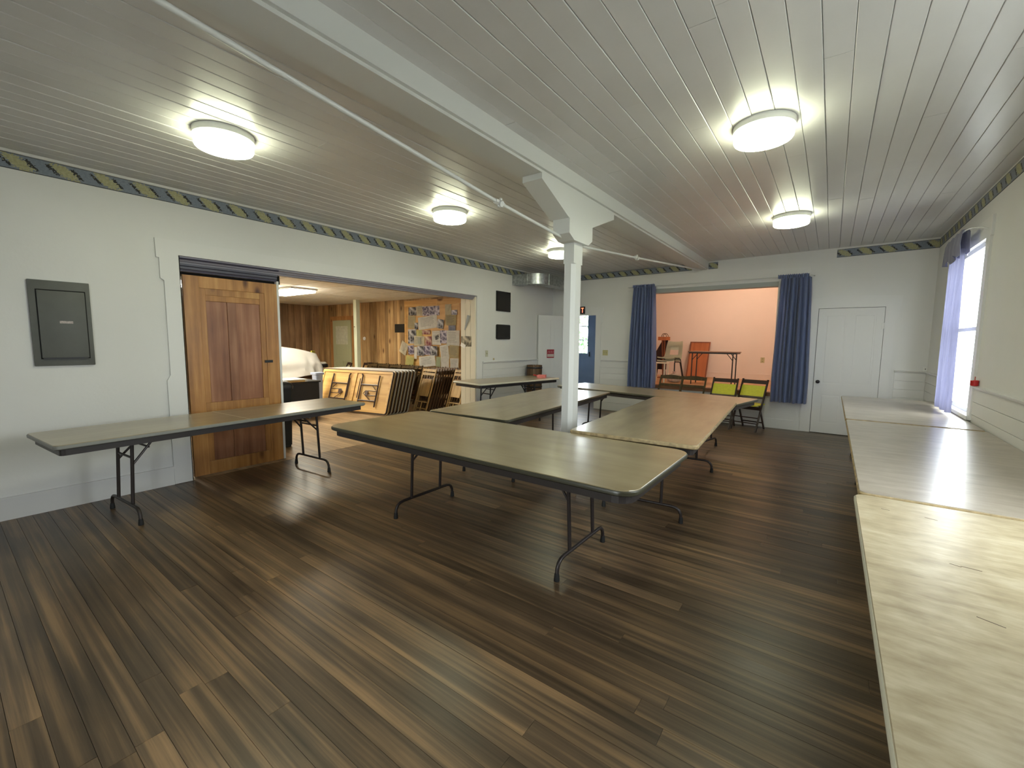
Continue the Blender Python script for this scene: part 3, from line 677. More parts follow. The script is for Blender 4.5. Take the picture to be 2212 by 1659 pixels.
# ---- tables
def folding_table(loc, rz, L, Wd, H, label, top, edge, grain_rnd=.5, legs=(.55, .5), seam=None, cr=.035, group='brown topped folding tables set up in the hall', legmat=legm, spread=.66, apr=apronm):
    """local x = length, y = width, origin on the floor at the middle"""
    t = thing('folding_table', label, 'table', loc, rz, group); a, b_ = L/2, Wd/2
    bm = B(); slab(bm, [(-a+.004, a-.004, -b_+.004, b_-.004, cr, H-.004), (-a+.006, a-.006, -b_+.006, b_-.006, cr, H)], 6); obj('tabletop', bm, top, t, rnd=grain_rnd)
    bm = B(); slab(bm, [(-a+.008, a-.008, -b_+.008, b_-.008, cr, H-.034), (-a, a, -b_, b_, cr, H-.027), (-a-.001, a+.001, -b_-.001, b_+.001, cr, H-.010), (-a+.003, a-.003, -b_+.003, b_-.003, cr, H-.0035)], 6); obj('edge_band', bm, edge, t, True)
    bm = B(); i = .035
    outer = rrect(-a+i, a-i, -b_+i, b_-i, cr*.85, 4); inner = rrect(-a+i+.018, a-i-.018, -b_+i+.018, b_-i-.018, cr*.85-.016, 4); q = B(); n = len(outer)
    v = [[q.verts.new((x, y, z)) for x, y in ring] for ring, z in ((outer, H-.082), (outer, H-.028), (inner, H-.028), (inner, H-.082))]
    for r0, r1 in zip(v, v[1:]+v[:1]):
        for k2 in range(n): q.faces.new((r0[k2], r0[(k2+1) % n], r1[(k2+1) % n], r1[k2]))
    bmesh.ops.recalc_face_normals(q, faces=q.faces[:]); join(bm, q); obj('apron', bm, apr, t)
    for s, ins in ((-1, legs[0]), (1, legs[1])):
        x = s*(a-ins); w2 = spread/2; u = spread*.25
        fr = bpy.data.objects.new('leg_frame', None); C.objects.link(fr); fr.parent = t
        for yy in (-u, u):
            bm = B(); tube(bm, [(x-s*.03, yy, H-.035), (x-s*.004, yy, .128)], .0125, 12); obj('leg', bm, legmat, fr, True)
        bm = B(); tube(bm, [(x, -w2, .022), (x, -w2+.004, .075), (x, -w2+.02, .105), (x, -w2+.045, .122), (x, -w2+.08, .128), (x, 0, .128), (x, w2-.08, .128), (x, w2-.045, .122), (x, w2-.02, .105), (x, w2-.004, .075), (x, w2, .022)], .0125, 12); obj('foot_bar', bm, legmat, fr, True)
        for yy in (-w2, w2):
            bm = B(); lathe(bm, [(.018, 0), (.018, .012), (.0145, .045), (.013, .05)], (x, yy, .0005), 14); obj('foot_cap', bm, rubber, fr, True)
        bm = B(); tube(bm, [(x-s*.024, -u, H-.27), (x-s*.13, -u*.85, H-.15), (x-s*.23, -u*.7, H-.04)], .009, 8); tube(bm, [(x-s*.024, u, H-.27), (x-s*.13, u*.85, H-.15), (x-s*.23, u*.7, H-.04)], .009, 8)
        tube(bm, [(x-s*.14, -u*.85, H-.155), (x-s*.14, u*.85, H-.155)], .008, 8); tube(bm, [(x-s*.024, -u, H-.22), (x-s*.024, u, H-.22)], .009, 8)
        obj('brace', bm, legmat, fr, True)
    if seam is not None:
        bm = B(); box(bm, seam-.004, seam+.004, -b_+.01, b_-.01, H-.0002, H+.0006); obj('seam_strip', bm, edgew, t)
    return t
D = math.radians
folding_table((-2.10, 2.545, 0), D(-.2), 2.74, 1.07, .73, 'large tan folding table with dark rounded edge nearest the camera, closing the ring of tables', topA, edgem, .4, (.66, .54), cr=.11)
folding_table((-1.29, 4.465, 0), D(93.8), 2.68, .985, .75, 'tan folding table right of the post, running toward the stage', topA, edgeo, .75, (.42, .60))
folding_table((-3.0, 4.57, 0), D(93.8), 2.80, 1.0, .73, 'tan folding table to the left of the post, inside edge facing the ring', topA, edgem, .55, (.38, .55))
folding_table((-2.24, 6.49, 0), D(-10.8), 2.90, .80, .725, 'tan folding table crosswise at the far end of the ring, before the wooden chairs', topA, edgem, .65, (.5, .5))
folding_table((-4.665, 1.74, 0), D(94.4), 2.60, .74, .73, 'long narrow folding table along the left wall under the grey panel', topA, edgeg, .3, (.45, .48), seam=-.02, spread=.62)
folding_table((-4.62, 6.18, 0), D(79.5), 1.92, .75, .79, 'folding table at the end of the wide opening, holding a small red object', topA, edgew, .7, (.4, .4), spread=.5, legmat=black, apr=black)
ntab = folding_table((.635, 1.34, 0), D(90), 2.74, .995, .73, 'cream topped folding table at the right edge of the picture, nearest of the right row', topC, edgew, .5, (.5, .5))
folding_table((.645, 4.06, 0), D(90), 2.62, .975, .73, 'grey worn folding table, middle of the row along the right wall', topB, edgeo, .5, (.5, .5))
folding_table((.637, 6.575, 0), D(90), 2.37, .965, .735, 'pale shiny folding table under the window, farthest of the right row', topB, edgeo, .8, (.32, .58))

bm = B(); rs = random.Random(12)
for i in range(16):
    x_, y_ = rs.uniform(-.5, 1.2), rs.uniform(-.1, .42); l_ = rs.uniform(.012, .035); w_ = .0012
    M_ = Matrix.Translation((x_, y_, .7301)) @ Matrix.Rotation(PI/2+rs.uniform(-.5, .1), 4, 'Z'); box(bm, -l_, l_, -w_, w_, 0, .0004, M_)
obj('scratch_marks', bm, mkmat('scratch_brown', (.05, .03, .02), .7), ntab, kind='stuff')

# ---- folding chairs in the hall
def open_chair(loc, rz, label, frame, seatm, style, group):
    c = thing('folding_chair', label, 'chair', loc, rz, group); w = .20
    for s in (-1, 1):
        bm = B(); q = [(-.23, 0), (-.20, 0), (.195, .80 if style == 'v' else .79), (.20, .85), (.17, .85)]
        q = [(-.235, .0), (-.20, .0), (.20, .85), (.172, .855)]
        prism(bm, q, 'X', s*w-.011, s*w+.011); obj('side_rail', bm, frame, c, rnd=.5)
        bm = B(); prism(bm, [(.20, 0), (.235, 0), (-.02, .44), (-.06, .44)], 'X', s*(w-.03)-.009, s*(w-.03)+.009); obj('leg', bm, frame, c, rnd=.3)
    def yr(z): return -.2175+z*.48
    bm = B(); box(bm, -w+.012, w-.012, -.21, .15, .425, .447, bev=.006); obj('seat', bm, seatm, c, rnd=.6)
    bm = B(); box(bm, -w+.012, w-.012, yr(.37)-.008, yr(.37)+.008, .345, .40); obj('apron', bm, frame, c, rnd=.4)
    for z in ((.13, .22) if style == 'v' else (.15,)):
        bm = B(); box(bm, -w+.012, w-.012, yr(z)-.006, yr(z)+.006, z-.008, z+.008); obj('rung', bm, frame, c, rnd=.5)
    bm = B(); box(bm, -w+.04, w-.04, .165, .178, .10, .12); obj('rung', bm, frame, c, rnd=.5)
    R = Matrix.Rotation(-math.atan(.48), 4, 'X')
    def slat(name, z0, z1, m, arch=0, t=.009, ww=w-.011):
        bm = B(); n = 8; yc = yr((z0+z1)/2)
        pts = [(-ww+2*ww*i/n, z0) for i in range(n+1)]+[(ww-2*ww*i/n, z1+arch*math.sin(PI*i/n)) for i in range(n+1)]
        prism(bm, [(x, z-(z0+z1)/2) for x, z in pts], 'Y', -t/2, t/2, Matrix.Translation((0, yc, (z0+z1)/2)) @ R); obj(name, bm, m, c, rnd=.5)
    if style == 'v':
        slat('top_rail', .775, .838, frame, 0, .014, w+.012); slat('backrest', .56, .755, seatm, 0, .012)
        slat('lower_rail', .535, .557, frame, 0, .014)
    else:
        slat('top_rail', .79, .84, frame, .026, .018, w+.012); slat('backrest_slat', .66, .705, frame, 0, .012)
    return c
open_chair((-1.07, 8.33, 0), D(-14), 'dark framed folding chair with yellow seat and back, beside the right stage curtain', chaird, yellow, 'v', 'yellow folding chairs before the stage')
open_chair((-1.50, 8.28, 0), D(-6), 'dark framed folding chair with yellow back, between the wooden chair and its yellow twin', chaird, yellow, 'v', 'yellow folding chairs before the stage')
open_chair((-2.40, 8.15, 0), D(-4), 'olive brown wooden chair before the stage, beside the left curtain', chairo, chairo, 's', 'brown wooden chairs before the stage')
open_chair((-1.99, 8.13, 0), D(-4), 'olive brown wooden chair before the stage, in front of the red board', chairo, chairo, 's', 'brown wooden chairs before the stage')

# ---- stage things
rb = thing('display_board', 'red-brown framed hardboard panel leaning on the stage back wall', 'board', (-2.63, 11.13, .62), 0, rx=-D(20))
bm = B(); box(bm, -.21, .21, .006, .018, .03, .90); obj('panel', bm, redpanel, rb, rnd=.5)
for q in ((-.235, -.205, 0, .93), (.205, .235, 0, .93), (-.205, .205, 0, .03), (-.205, .205, .90, .93)):
    bm = B(); box(bm, q[0], q[1], 0, .024, q[2], q[3], bev=.002); obj('frame_rail', bm, redframe, rb, rnd=.5)
st_ = thing('card_table', 'small dark folding table on thin legs standing on the stage', 'table', (-1.93, 9.62, .62))
bm = B(); box(bm, -.46, .46, -.24, .24, .655, .675, bev=.005); obj('tabletop', bm, mkmat('card_table_top', (.25, .13, .08), .4), st_)
bm = B(); box(bm, -.445, .445, -.225, .225, .63, .656); obj('apron', bm, black, st_)
for x in (-.38, .38):
    for y in (-.2, .2):
        bm = B(); tube(bm, [(x, y, .632), (x-.005, y, .0)], .011, 8); tube(bm, [(x-.0*x, y, .50), (x*.72, y, .632)], .007, 6); obj('leg', bm, black, st_, True)
def shell_chair(loc, rz, label):
    c = thing('stacking_chair', label, 'chair', loc, rz, 'plastic stacking chairs on the stage')
    prof = [(-.22, .425, .19), (-.205, .445, .20), (-.1, .44, .205), (.05, .43, .205), (.14, .44, .20), (.18, .50, .20), (.20, .58, .195), (.225, .68, .19), (.25, .79, .175), (.26, .80, .165)]
    bm = B(); g = []
    for y, z, w in prof: g.append([bm.verts.new((w*(i/4-1), y-.02*abs(i/4-1)**2, z+.015*abs(i/4-1)**2)) for i in range(9)])
    for j in range(len(g)-1):
        for i in range(8):
            if j in (5, 6) and 2 <= i <= 5: continue
            bm.faces.new((g[j][i], g[j][i+1], g[j+1][i+1], g[j+1][i]))
    bmesh.ops.solidify(bm, geom=bm.faces[:], thickness=.006); obj('seat_shell', bm, shell, c, True)
    for s in (-1, 1):
        bm = B(); tube(bm, [(s*.21, -.22, .012), (s*.185, -.17, .40), (s*.18, -.12, .425), (s*.18, .08, .415), (s*.185, .12, .40), (s*.21, .24, .012)], .011, 8); obj('leg_frame', bm, black, c, True)
    return c
s1 = shell_chair((-2.93, 10.0, .62), D(-8), 'cream plastic shell chair on black legs, lower of the stack behind the left curtain')
dup(s1, (-2.925, 10.0, .69), D(-8), 'cream plastic shell chair on top of the stack behind the left curtain')
cb = thing('wooden_crossbar_stand', 'wooden T-shaped stand with two curved handles and a dark cloth, behind the cream chairs', 'stand', (-3.22, 10.55, .62))
bm = B(); box(bm, -.17, .11, -.02, .02, .90, .985, bev=.006); obj('crossbar', bm, redpanel, cb, rnd=.5)
bm = B(); prism(bm, [(-.08, .9), (-.05, .9), (.0, .02), (-.03, .02)], 'Y', -.02, .012); prism(bm, [(-.025, .9), (.005, .9), (.02, .02), (-.01, .02)], 'Y', -.02, .012); box(bm, -.12, .12, -.1, .1, 0, .025); obj('upright', bm, redframe, cb, rnd=.5)
for x in (-.03, .01):
    bm = B(); tube(bm, [(x-.06, 0, .97), (x-.055, 0, 1.02), (x-.03, 0, 1.055), (x, 0, 1.062), (x+.03, 0, 1.05), (x+.052, 0, 1.01), (x+.055, 0, .97)], .008, 8); obj('handle', bm, brownd, cb, True, rnd=.3)
bm = B(); prism(bm, [(-.07, .90), (.05, .90), (.03, .2), (-.24, .2), (-.22, .62)], 'Y', .02, .07); obj('cloth', bm, mkmat('dark_cloth', (.035, .018, .018), .9), cb)
ct = thing('side_table', 'small cream side table half behind the left stage curtain', 'table', (-2.98, 9.45, .62))
bm = B(); box(bm, -.13, .16, -.14, .14, .40, .42, bev=.004); obj('tabletop', bm, creamw, ct)
for x in (-.11, .14):
    for y in (-.12, .12):
        bm = B(); box(bm, x-.012, x+.012, y-.012, y+.012, 0, .40); obj('leg', bm, creamw, ct)
bg_ = thing('plastic_bag', 'pale crumpled plastic bag slumped under the stacked chairs on the stage', 'bag', (-2.68, 9.5, .622))
bm = B(); bmesh.ops.create_icosphere(bm, subdivisions=3, radius=1)
rd2 = random.Random(4)
for v in bm.verts:
    n_ = math.sin(v.co.x*7)*math.cos(v.co.y*6+v.co.z*5)*.08; v.co = v.co*(1+n_); v.co = Vector((v.co.x*.15, v.co.y*.10, max(0, (v.co.z+.9)*.10)))
obj('bag_body', bm, mkmat('pale_film', (.62, .50, .40), .3, var=.2, vscale=25), bg_, True)
bm = B(); lathe(bm, [(.02, .17), (.02, .19), (.045, .23)], (0, 0, 0), 10); obj('bag_neck', bm, mkmat('bag_neck_film', (.62, .45, .40), .35), bg_, True)
ol = thing('wall_outlet', 'beige outlet plate on the stage back wall', 'outlet', (-1.27, 11.499, 1.02))
bm = B(); box(bm, -.04, .04, -.007, 0, 0, .125, bev=.003); obj('plate', bm, beige, ol)
for z in (.035, .09):
    bm = B(); box(bm, -.014, .014, -.009, -.006, z-.012, z+.012, bev=.002); obj('socket', bm, mkmat('socket_tan', (.30, .27, .14), .5), ol)

# ---- switches and small fittings in the hall
def plate(name, label, loc, rz, w, h, m, toggles):
    o = thing(name, label, 'switch', loc, rz)
    bm = B(); box(bm, -w/2, w/2, -.006, 0, 0, h, bev=.002); obj('plate', bm, m, o)
    for x in toggles:
        bm = B(); box(bm, x-.005, x+.005, -.016, -.005, h/2-.012, h/2+.012, bev=.001); obj('toggle', bm, mkmat('toggle_ivory', (.35, .33, .2), .4), o)
plate('light_switch', 'ivory double switch plate between the doorway and the left stage curtain', (-3.925, YB, 1.18), 0, .12, .115, beige, (-.025, .025))
plate('light_switch', 'ivory switch plate low on the white wall below the black plaques', (XL, 6.32, 1.17), D(90), .075, .118, mkmat('ivory_plate', (.5, .49, .38), .4), (0,))
kb = thing('coat_peg', 'tiny tan knob on the wall above the chair rail near the opening', 'peg', (XL, 6.53, 1.12))
bm = B(); lathe(bm, [(.02, 0), (.022, .008), (.012, .02)], (0, 0, 0), 14, Matrix.Rotation(PI/2, 4, 'Y')); obj('knob_body', bm, mkmat('tan_knob', (.45, .36, .2), .4), kb, True)
th = thing('thermostat', 'small white thermostat box in the right back corner above the rail', 'thermostat', (1.125, YB, 1.085))
bm = B(); box(bm, -.022, .022, -.03, 0, 0, .06, bev=.004); obj('case', bm, white_pl, th)
bm = B(); box(bm, -.004, .004, -.032, -.029, .02, .04); obj('dial', bm, black, th)
for z0, z1, lb, r_ in ((2.045, 2.43, 'tall black plaque on the left wall, upper of the two', 0), (1.502, 1.79, 'black square plaque with rounded corners, lower of the two', .03)):
    o = thing('wall_plaque', lb, 'plaque', (XL, 6.595, z0))
    bm = B(); pts = rrect(0, .45, 0, z1-z0, max(r_, .004), 5); prism(bm, pts, 'X', .001, .018); obj('plaque_board', bm, mkmat('plaque_black', (.006, .006, .006), .25), o)
    bm = B(); pts = rrect(.03, .42, .03, z1-z0-.03, max(r_*.6, .003), 5); prism(bm, pts, 'X', .018, .0195); obj('plaque_face', bm, mkmat('plaque_face', (.010, .010, .010), .35), o)

# duct in the far left corner
du = thing('air_duct', 'galvanised rectangular air duct elbow in the far left ceiling corner', 'duct')
z0, z1 = 2.585, 2.79; wd = .27
bm = B(); box(bm, XL, -4.90, 7.12, 7.12+wd, z0, z1); obj('duct_run', bm, steel, du)
bm = B(); cx, cy, Ro, Ri = -4.90, 7.12+.32, .32, .05; n = 10; q = B(); ring = []
for i in range(n+1):
    a = -PI/2+PI/2*i/n; ring.append([q.verts.new((cx+r_*math.cos(a), cy+r_*math.sin(a), z)) for r_, z in ((Ri, z0), (Ro, z0), (Ro, z1), (Ri, z1))])
for a, c2 in zip(ring, ring[1:]):
    for i in range(4): q.faces.new((a[i], a[(i+1) % 4], c2[(i+1) % 4], c2[i]))
q.faces.new(ring[0]); q.faces.new(ring[-1][::-1]); bmesh.ops.recalc_face_normals(q, faces=q.faces[:]); join(bm, q); obj('duct_elbow', bm, steel, du, True)
bm = B(); box(bm, cx+Ri, cx+Ro, cy, YB, z0, z1); obj('duct_run', bm, steel, du)
for q_ in ((-4.915, -4.89, 7.112, 7.12+wd+.008, z0-.008, z1+.008), (cx+Ri-.008, cx+Ro+.008, cy-.012, cy+.012, z0-.008, z1+.008)):
    bm = B(); box(bm, *q_); obj('duct_seam', bm, steel, du)

# basket barrel by the open door
bn = thing('wooden_barrel', 'dark brown round wooden bin between the far table and the open white door', 'bin', (-5.03, 7.63, 0))
n = 16
for i in range(n):
    a0, a1 = 2*PI*i/n+.02, 2*PI*(i+1)/n-.02; bm = B()
    prism(bm, [(.165*math.cos(a0), .165*math.sin(a0)), (.165*math.cos(a1), .165*math.sin(a1)), (.152*math.cos(a1), .152*math.sin(a1)), (.152*math.cos(a0), .152*math.sin(a0))], 'Z', 0.005, .97)
    obj('stave', bm, brownd, bn, rnd=random.random())
for z in (.08, .5, .9):
    bm = B(); lathe(bm, [(.167, 0), (.170, .004), (.170, .03), (.167, .034)], (0, 0, z), 24); obj('hoop', bm, black, bn, True)
bm = B(); lathe(bm, [(.151, 0), (.151, .01)], (0, 0, .94), 24); obj('lid', bm, brownd, bn, rnd=.2)
# red thing on the far table
rt_ = thing('red_dustpan', 'small pink-red plastic scoop lying on the far table beside the open door', 'scoop', (-4.42, 6.85, .7915), D(20))
bm = B(); box(bm, -.02, .14, -.06, .06, 0, .008, bev=.002); box(bm, -.02, .14, .055, .062, 0, .05); box(bm, -.02, .14, -.062, -.055, 0, .05); box(bm, .133, .14, -.06, .06, 0, .055); obj('pan', bm, pinkp, rt_)
bm = B(); tube(bm, [(-.02, 0, .03), (-.10, 0, .045)], [.012, .009], 8); obj('handle', bm, red, rt_, True)
# red jar on the rail
jr = thing('red_votive_jar', 'small red glass jar with a wire hook, on the rail right of the window', 'jar', (XR-.03, 5.93, 1.083))
bm = B(); lathe(bm, [(.022, 0), (.028, .006), (.030, .05), (.026, .055)], (0, 0, 0), 20); obj('jar_body', bm, red, jr, True)
bm = B(); box(bm, -.06, -.01, -.02, .02, .052, .056); obj('lid', bm, white_pl, jr)
bm = B(); tube(bm, [(0, 0, .055), (0, 0, .09)], .004, 6); obj('wick', bm, mkmat('wick_red', (.45, .1, .08), .5), jr, True)

# ================================================================== annex (room behind the opening)
YA, XA, ZA = 7.2, -12.6, 2.47
bb = B(); box(bb, XA-.1, XL-.36, YA, YA+.1, 0, 2.9); wa = struct('wall_annex_right', bb, plankd, rnd=.2)
bb = B(); box(bb, XA-.1, XA, -.2, YA, 0, 2.9); wf = struct('wall_annex_far', bb, plankd, rnd=.2)
bb = B(); box(bb, XA-.1, XL-.36, -.3, -.2, 0, 2.9); struct('wall_annex_left', bb, plank, rnd=.5)
x = XL-.36
while x > XA:
    wdt = random.choice((.12, .16, .2, .24)); x1 = max(XA, x-wdt)
    if x-x1 > .01:
        bb = B(); box(bb, x1+.003, x-.003, YA-.014, YA, 0, ZA, bev=.003); obj('wall_plank', bb, plank, wa, rnd=random.random())
    x = x1
y = YA-.015
while y > 3.0:
    wdt = random.choice((.14, .18, .24)); y1 = y-wdt
    bb = B(); box(bb, XA, XA+.014, y1+.003, y-.003, 0, ZA, bev=.003); obj('wall_plank', bb, plankd, wf, rnd=random.random()); y = y1
# tiled ceiling
bb = B(); box(bb, XA-.1, XL-.36, -.3, YA+.1, ZA+.012, ZA+.1); ca = struct('ceiling', bb, gridm)
x = XL-.37
while x > XA:
    y = YA
    while y > -.2:
        x1, y1 = max(XA, x-1.2), max(-.2, y-.6)
        if 2.2 < y and not (x1 < -8.0 and x1 > -9.5 and 4.1 < y < 5.1 and False):
            bb = B(); box(bb, x1+.011, x-.011, y1+.011, y-.011, ZA, ZA+.014, bev=.003); obj('ceiling_tile', bb, tilem, ca)
        y = y1
    x = x1
fl = thing('fluorescent_fixture', 'long bright fluorescent panel on the tiled ceiling of the back room', 'ceiling lamp', (-9.0, 4.50, ZA-.004))
bm = B(); box(bm, -.64, .64, -.27, .27, -.035, 0, bev=.004); obj('housing', bm, beamp, fl)
bm = B(); box(bm, -.61, .61, -.24, .24, -.075, -.034, bev=.003); obj('diffuser', bm, fluom, fl)
fl_added = dup(fl, (-9.0, 2.9, ZA-.004), 0, 'added fluorescent panel brightening the back room, hidden behind the sliding door'); fl_added['group'] = 'fluorescent panels'; fl['group'] = 'fluorescent panels'  # added unseen panel to brighten the back room
dup(fl, (-9.0, 1.6, ZA-.004), 0, 'added fluorescent panel brightening the back room, at the unseen left end of its ceiling')  # another added panel, out of view, for more light
# annex post
ap = thing('annex_post', 'pale green painted post in the back room behind the folded tables', 'post', (-9.75, 6.58, 0))
bm = B(); prism(bm, [(-.05, -.06), (.05, -.06), (.06, -.05), (.06, .05), (.05, .06), (-.05, .06), (-.06, .05), (-.06, -.05)], 'Z', 0, ZA); obj('shaft', bm, greenpost, ap)
bm = B(); box(bm, -.03, .0, -.066, -.06, 1.78, 1.80); obj('nail_plate', bm, black, ap)
# annex door
ad = bpy.data.objects.new('door_3', None); C.objects.link(ad); ad['kind'] = 'structure'; ad.location = (-11.77, YA-.06, .01)
panel_door(ad, .88, 2.0, mkmat('pale_green_door', (.42, .43, .26), .5), [(.14, .40, .15, .85), (.48, .74, .15, .85), (.14, .74, 1.0, 1.86)], t=.04)
bm = B(); box(bm, .15, .73, -.0005, .004, 1.32, 1.84); obj('notice', bm, mkmat('faded_notice', (.55, .55, .42), .6, var=.1, vscale=12), ad)
bb = B(); prism(bb, [(-11.93, 0), (-11.93, 2.13), (-10.72, 2.13), (-10.72, 0), (-10.87, 0), (-10.87, 2.02), (-11.78, 2.02), (-11.78, 0)], 'Y', YA-.04, YA-.014); struct('trim_22', bb, pinec, rnd=.5)
o = thing('wall_plaque', 'small black plaque on the plank wall left of the bulletin board', 'plaque', (-8.82, YA-.014, 1.66))
bm = B(); box(bm, -.175, .175, -.02, 0, 0, .21, bev=.003); obj('plaque_board', bm, mkmat('plaque_brownblack', (.012, .011, .009), .4), o)
o = thing('thermostat', 'round white thermostat on the plank wall beside the green post', 'thermostat', (-10.36+.62, YA-.014, 1.50)); o.location.x = -10.30
bm = B(); lathe(bm, [(.045, 0), (.05, .008), (.04, .03), (.01, .034)], (0, 0, 0), 20, Matrix.Rotation(PI/2, 4, 'X')); obj('dial', bm, white_pl, o, True)

# bulletin board and papers
bo = thing('bulletin_board', 'large pine framed bulletin board crowded with papers on the plank wall', 'board', (-7.65, YA-.015, 0))
bm = B(); box(bm, -.93, .93, -.012, 0, .86, 2.38); obj('backing', bm, pine, bo, rnd=.3)
for q in ((-.96, .96, 2.30, 2.43), ):
    bm = B(); box(bm, -.96, .18, -.026, -.001, 2.30, 2.425, bev=.003); obj('frame_rail', bm, pine, bo, rnd=.8)
    bm = B(); box(bm, .184, .96, -.026, -.001, 2.30, 2.42, bev=.003); obj('frame_rail', bm, pine, bo, rnd=.6)
bm = B(); box(bm, -.96, -.90, -.024, -.001, .84, 2.298, bev=.003); obj('frame_stile', bm, pine, bo, rnd=.7)
bm = B(); box(bm, .90, .96, -.024, -.001, .84, 2.298, bev=.003); obj('frame_stile', bm, pinec, bo, rnd=.4)
pc = {'w': mkmat('paper_white', (.86, .85, .80), .8, var=.06, vscale=14), 't': mkmat('paper_tan', (.58, .49, .28), .8, var=.06, vscale=12), 'c': mkmat('paper_cream', (.76, .70, .52), .8, var=.05, vscale=12),
      'y': mkmat('paper_yellow', (.62, .58, .22), .8, var=.06, vscale=12), 'g': mkmat('paper_green', (.50, .55, .34), .8), 'k': mkmat('photo_black', (.02, .02, .018), .4),
      'p': photomat('photo_purple', (.03, .02, .06), (.50, .44, .50)), 'b': photomat('photo_dark', (.01, .01, .015), (.52, .50, .50), 10), 'm': photomat('photo_maroon', (.14, .01, .02), (.55, .42, .30), 9),
      'n': photomat('photo_navy', (.01, .015, .05), (.10, .10, .14), 9), 's': photomat('photo_sepia', (.05, .04, .015), (.60, .52, .36), 12)}
ink = mkmat('print_ink', (.22, .21, .2), .8)
papers = [(-8.32, 2.17, .29, .20, 'b', 0, 'dark snapshot in the top left corner of the bulletin board'), (-8.05, 2.17, .25, .23, 'c', 0, 'cream card between two photos at the top of the bulletin board'),
 (-7.67, 2.16, .58, .22, 'p', 0, 'wide purple photo collage along the top of the bulletin board'), (-8.35, 1.91, .28, .31, 't', 2, 'tan sheet under the dark snapshot at the left of the board'),
 (-7.78, 1.89, .66, .30, 'w', -5, 'big white crumpled poster in the upper middle of the board'), (-8.18, 1.81, .12, .16, 'b', 0, 'narrow dark photo peeking out left of the big white poster'),
 (-7.09, 2.17, .20, .24, 'c', 0, 'small cream card at the top right of the board'), (-6.90, 2.10, .17, .11, 'p', 0, 'small purple photo at the top right corner of the board'),
 (-7.01, 1.93, .34, .23, 't', 0, 'tan printed card in the upper right of the board'), (-6.97, 1.75, .22, .12, 'n', 0, 'dark blue photo below the tan printed card'),
 (-7.34, 1.85, .20, .21, 'b', 8, 'black and white photo right of the big white poster'), (-8.32, 1.56, .30, .35, 'b', 0, 'tall dark photo sheet at the left middle of the board'),
 (-8.06, 1.64, .21, .14, 'y', 0, 'yellowish note below the left end of the big poster'), (-8.06, 1.45, .37, .24, 'c', 2, 'cream certificate with a grey block in the left middle'),
 (-7.82, 1.66, .27, .10, 'm', 0, 'strip of reddish photos just below the big poster'), (-7.74, 1.45, .22, .22, 'm', 0, 'maroon photo in the centre of the board'),
 (-7.46, 1.53, .30, .33, 'w', 0, 'white page carrying a small black photo'), (-7.44, 1.54, .13, .09, 'k', -22, 'small tilted black photo on a white page'),
 (-7.22, 1.55, .23, .30, 'p', 0, 'purple photo sheet right of the page with the black photo'), (-6.92, 1.52, .40, .35, 'w', 0, 'large white printed page at the right of the board'),
 (-8.62, 1.27, .26, .30, 'c', 26, 'cream sheet tilted and hanging off the left edge of the board'), (-8.35, 1.23, .21, .22, 'p', -5, 'purple snapshot beside the tilted cream sheet'),
 (-8.18, 1.16, .10, .29, 'w', 3, 'narrow white strip in the lower left of the board'), (-8.00, 1.21, .24, .23, 'b', 0, 'dark photo right of the narrow white strip'),
 (-7.76, 1.23, .25, .22, 'p', 0, 'purple group photo in the lower middle of the board'), (-7.54, 1.22, .24, .23, 'b', 0, 'dark group photo in the lower middle, beside a white letter'),
 (-7.18, 1.20, .27, .33, 'w', -8, 'tilted white letter in the lower right half of the board'), (-6.88, 1.22, .30, .28, 't', 3, 'crumpled tan sheet at the lower right edge of the board'),
 (-8.39, .96, .30, .24, 'y', 10, 'yellow-green note at the bottom left of the board'), (-7.76, .97, .56, .25, 'w', -6, 'wide crumpled white sheet at the bottom middle of the board'),
 (-7.38, .97, .15, .23, 'g', 4, 'pale green slip at the bottom, between white sheets'), (-7.16, .95, .26, .21, 'w', 0, 'white sheet at the bottom right, behind the brown chairs'),
 (-6.86, .93, .26, .28, 'w', 0, 'white sheet at the very bottom right corner of the board')]
for i, (x, z, w_, h_, m, rot, lb) in enumerate(papers):
    ph = m in 'pbmnsk'
    o = thing('photo_print' if ph else 'paper_sheet', lb, 'photo' if ph else 'paper', (x, YA-.0285-.0018*i, z)); o.rotation_euler = (0, D(rot), 0)
    bm = B(); n = 6; g = []; rd3 = random.Random(i)
    for a in range(n+1):
        g.append([bm.verts.new((w_*(a/n-.5), -.0012-(0 if ph else .004*math.sin(a*1.7+i)*math.sin(b_*1.3+i*2)*(1 if b_ else .2)), h_*(b_/n-.5))) for b_ in range(n+1)])
    for a in range(n):
        for b_ in range(n): bm.faces.new((g[a][b_], g[a+1][b_], g[a+1][b_+1], g[a][b_+1]))
    if ph: bm.free(); bm = B(); box(bm, -w_/2, w_/2, -.0018, 0, -h_/2, h_/2)
    else: bmesh.ops.solidify(bm, geom=bm.faces[:], thickness=.0008)
    obj('sheet', bm, pc[m], o)
    if m in 'wtc' and w_ > .22 and h_ > .22:
        bm = B(); k3 = 7
        for j in range(k3): box(bm, -w_*.36, w_*(.36-.2*rd3.random()), -.0075, -.007, h_*(.36-.1*j)-.003, h_*(.36-.1*j)+.002)
        obj('print_lines', bm, ink, o, kind='stuff')
    if i == 13:
        bm = B(); box(bm, -.05, .06, -.009, -.0082, -.07, .08); obj('grey_block', bm, mkmat('print_grey', (.25, .25, .2), .8), o)
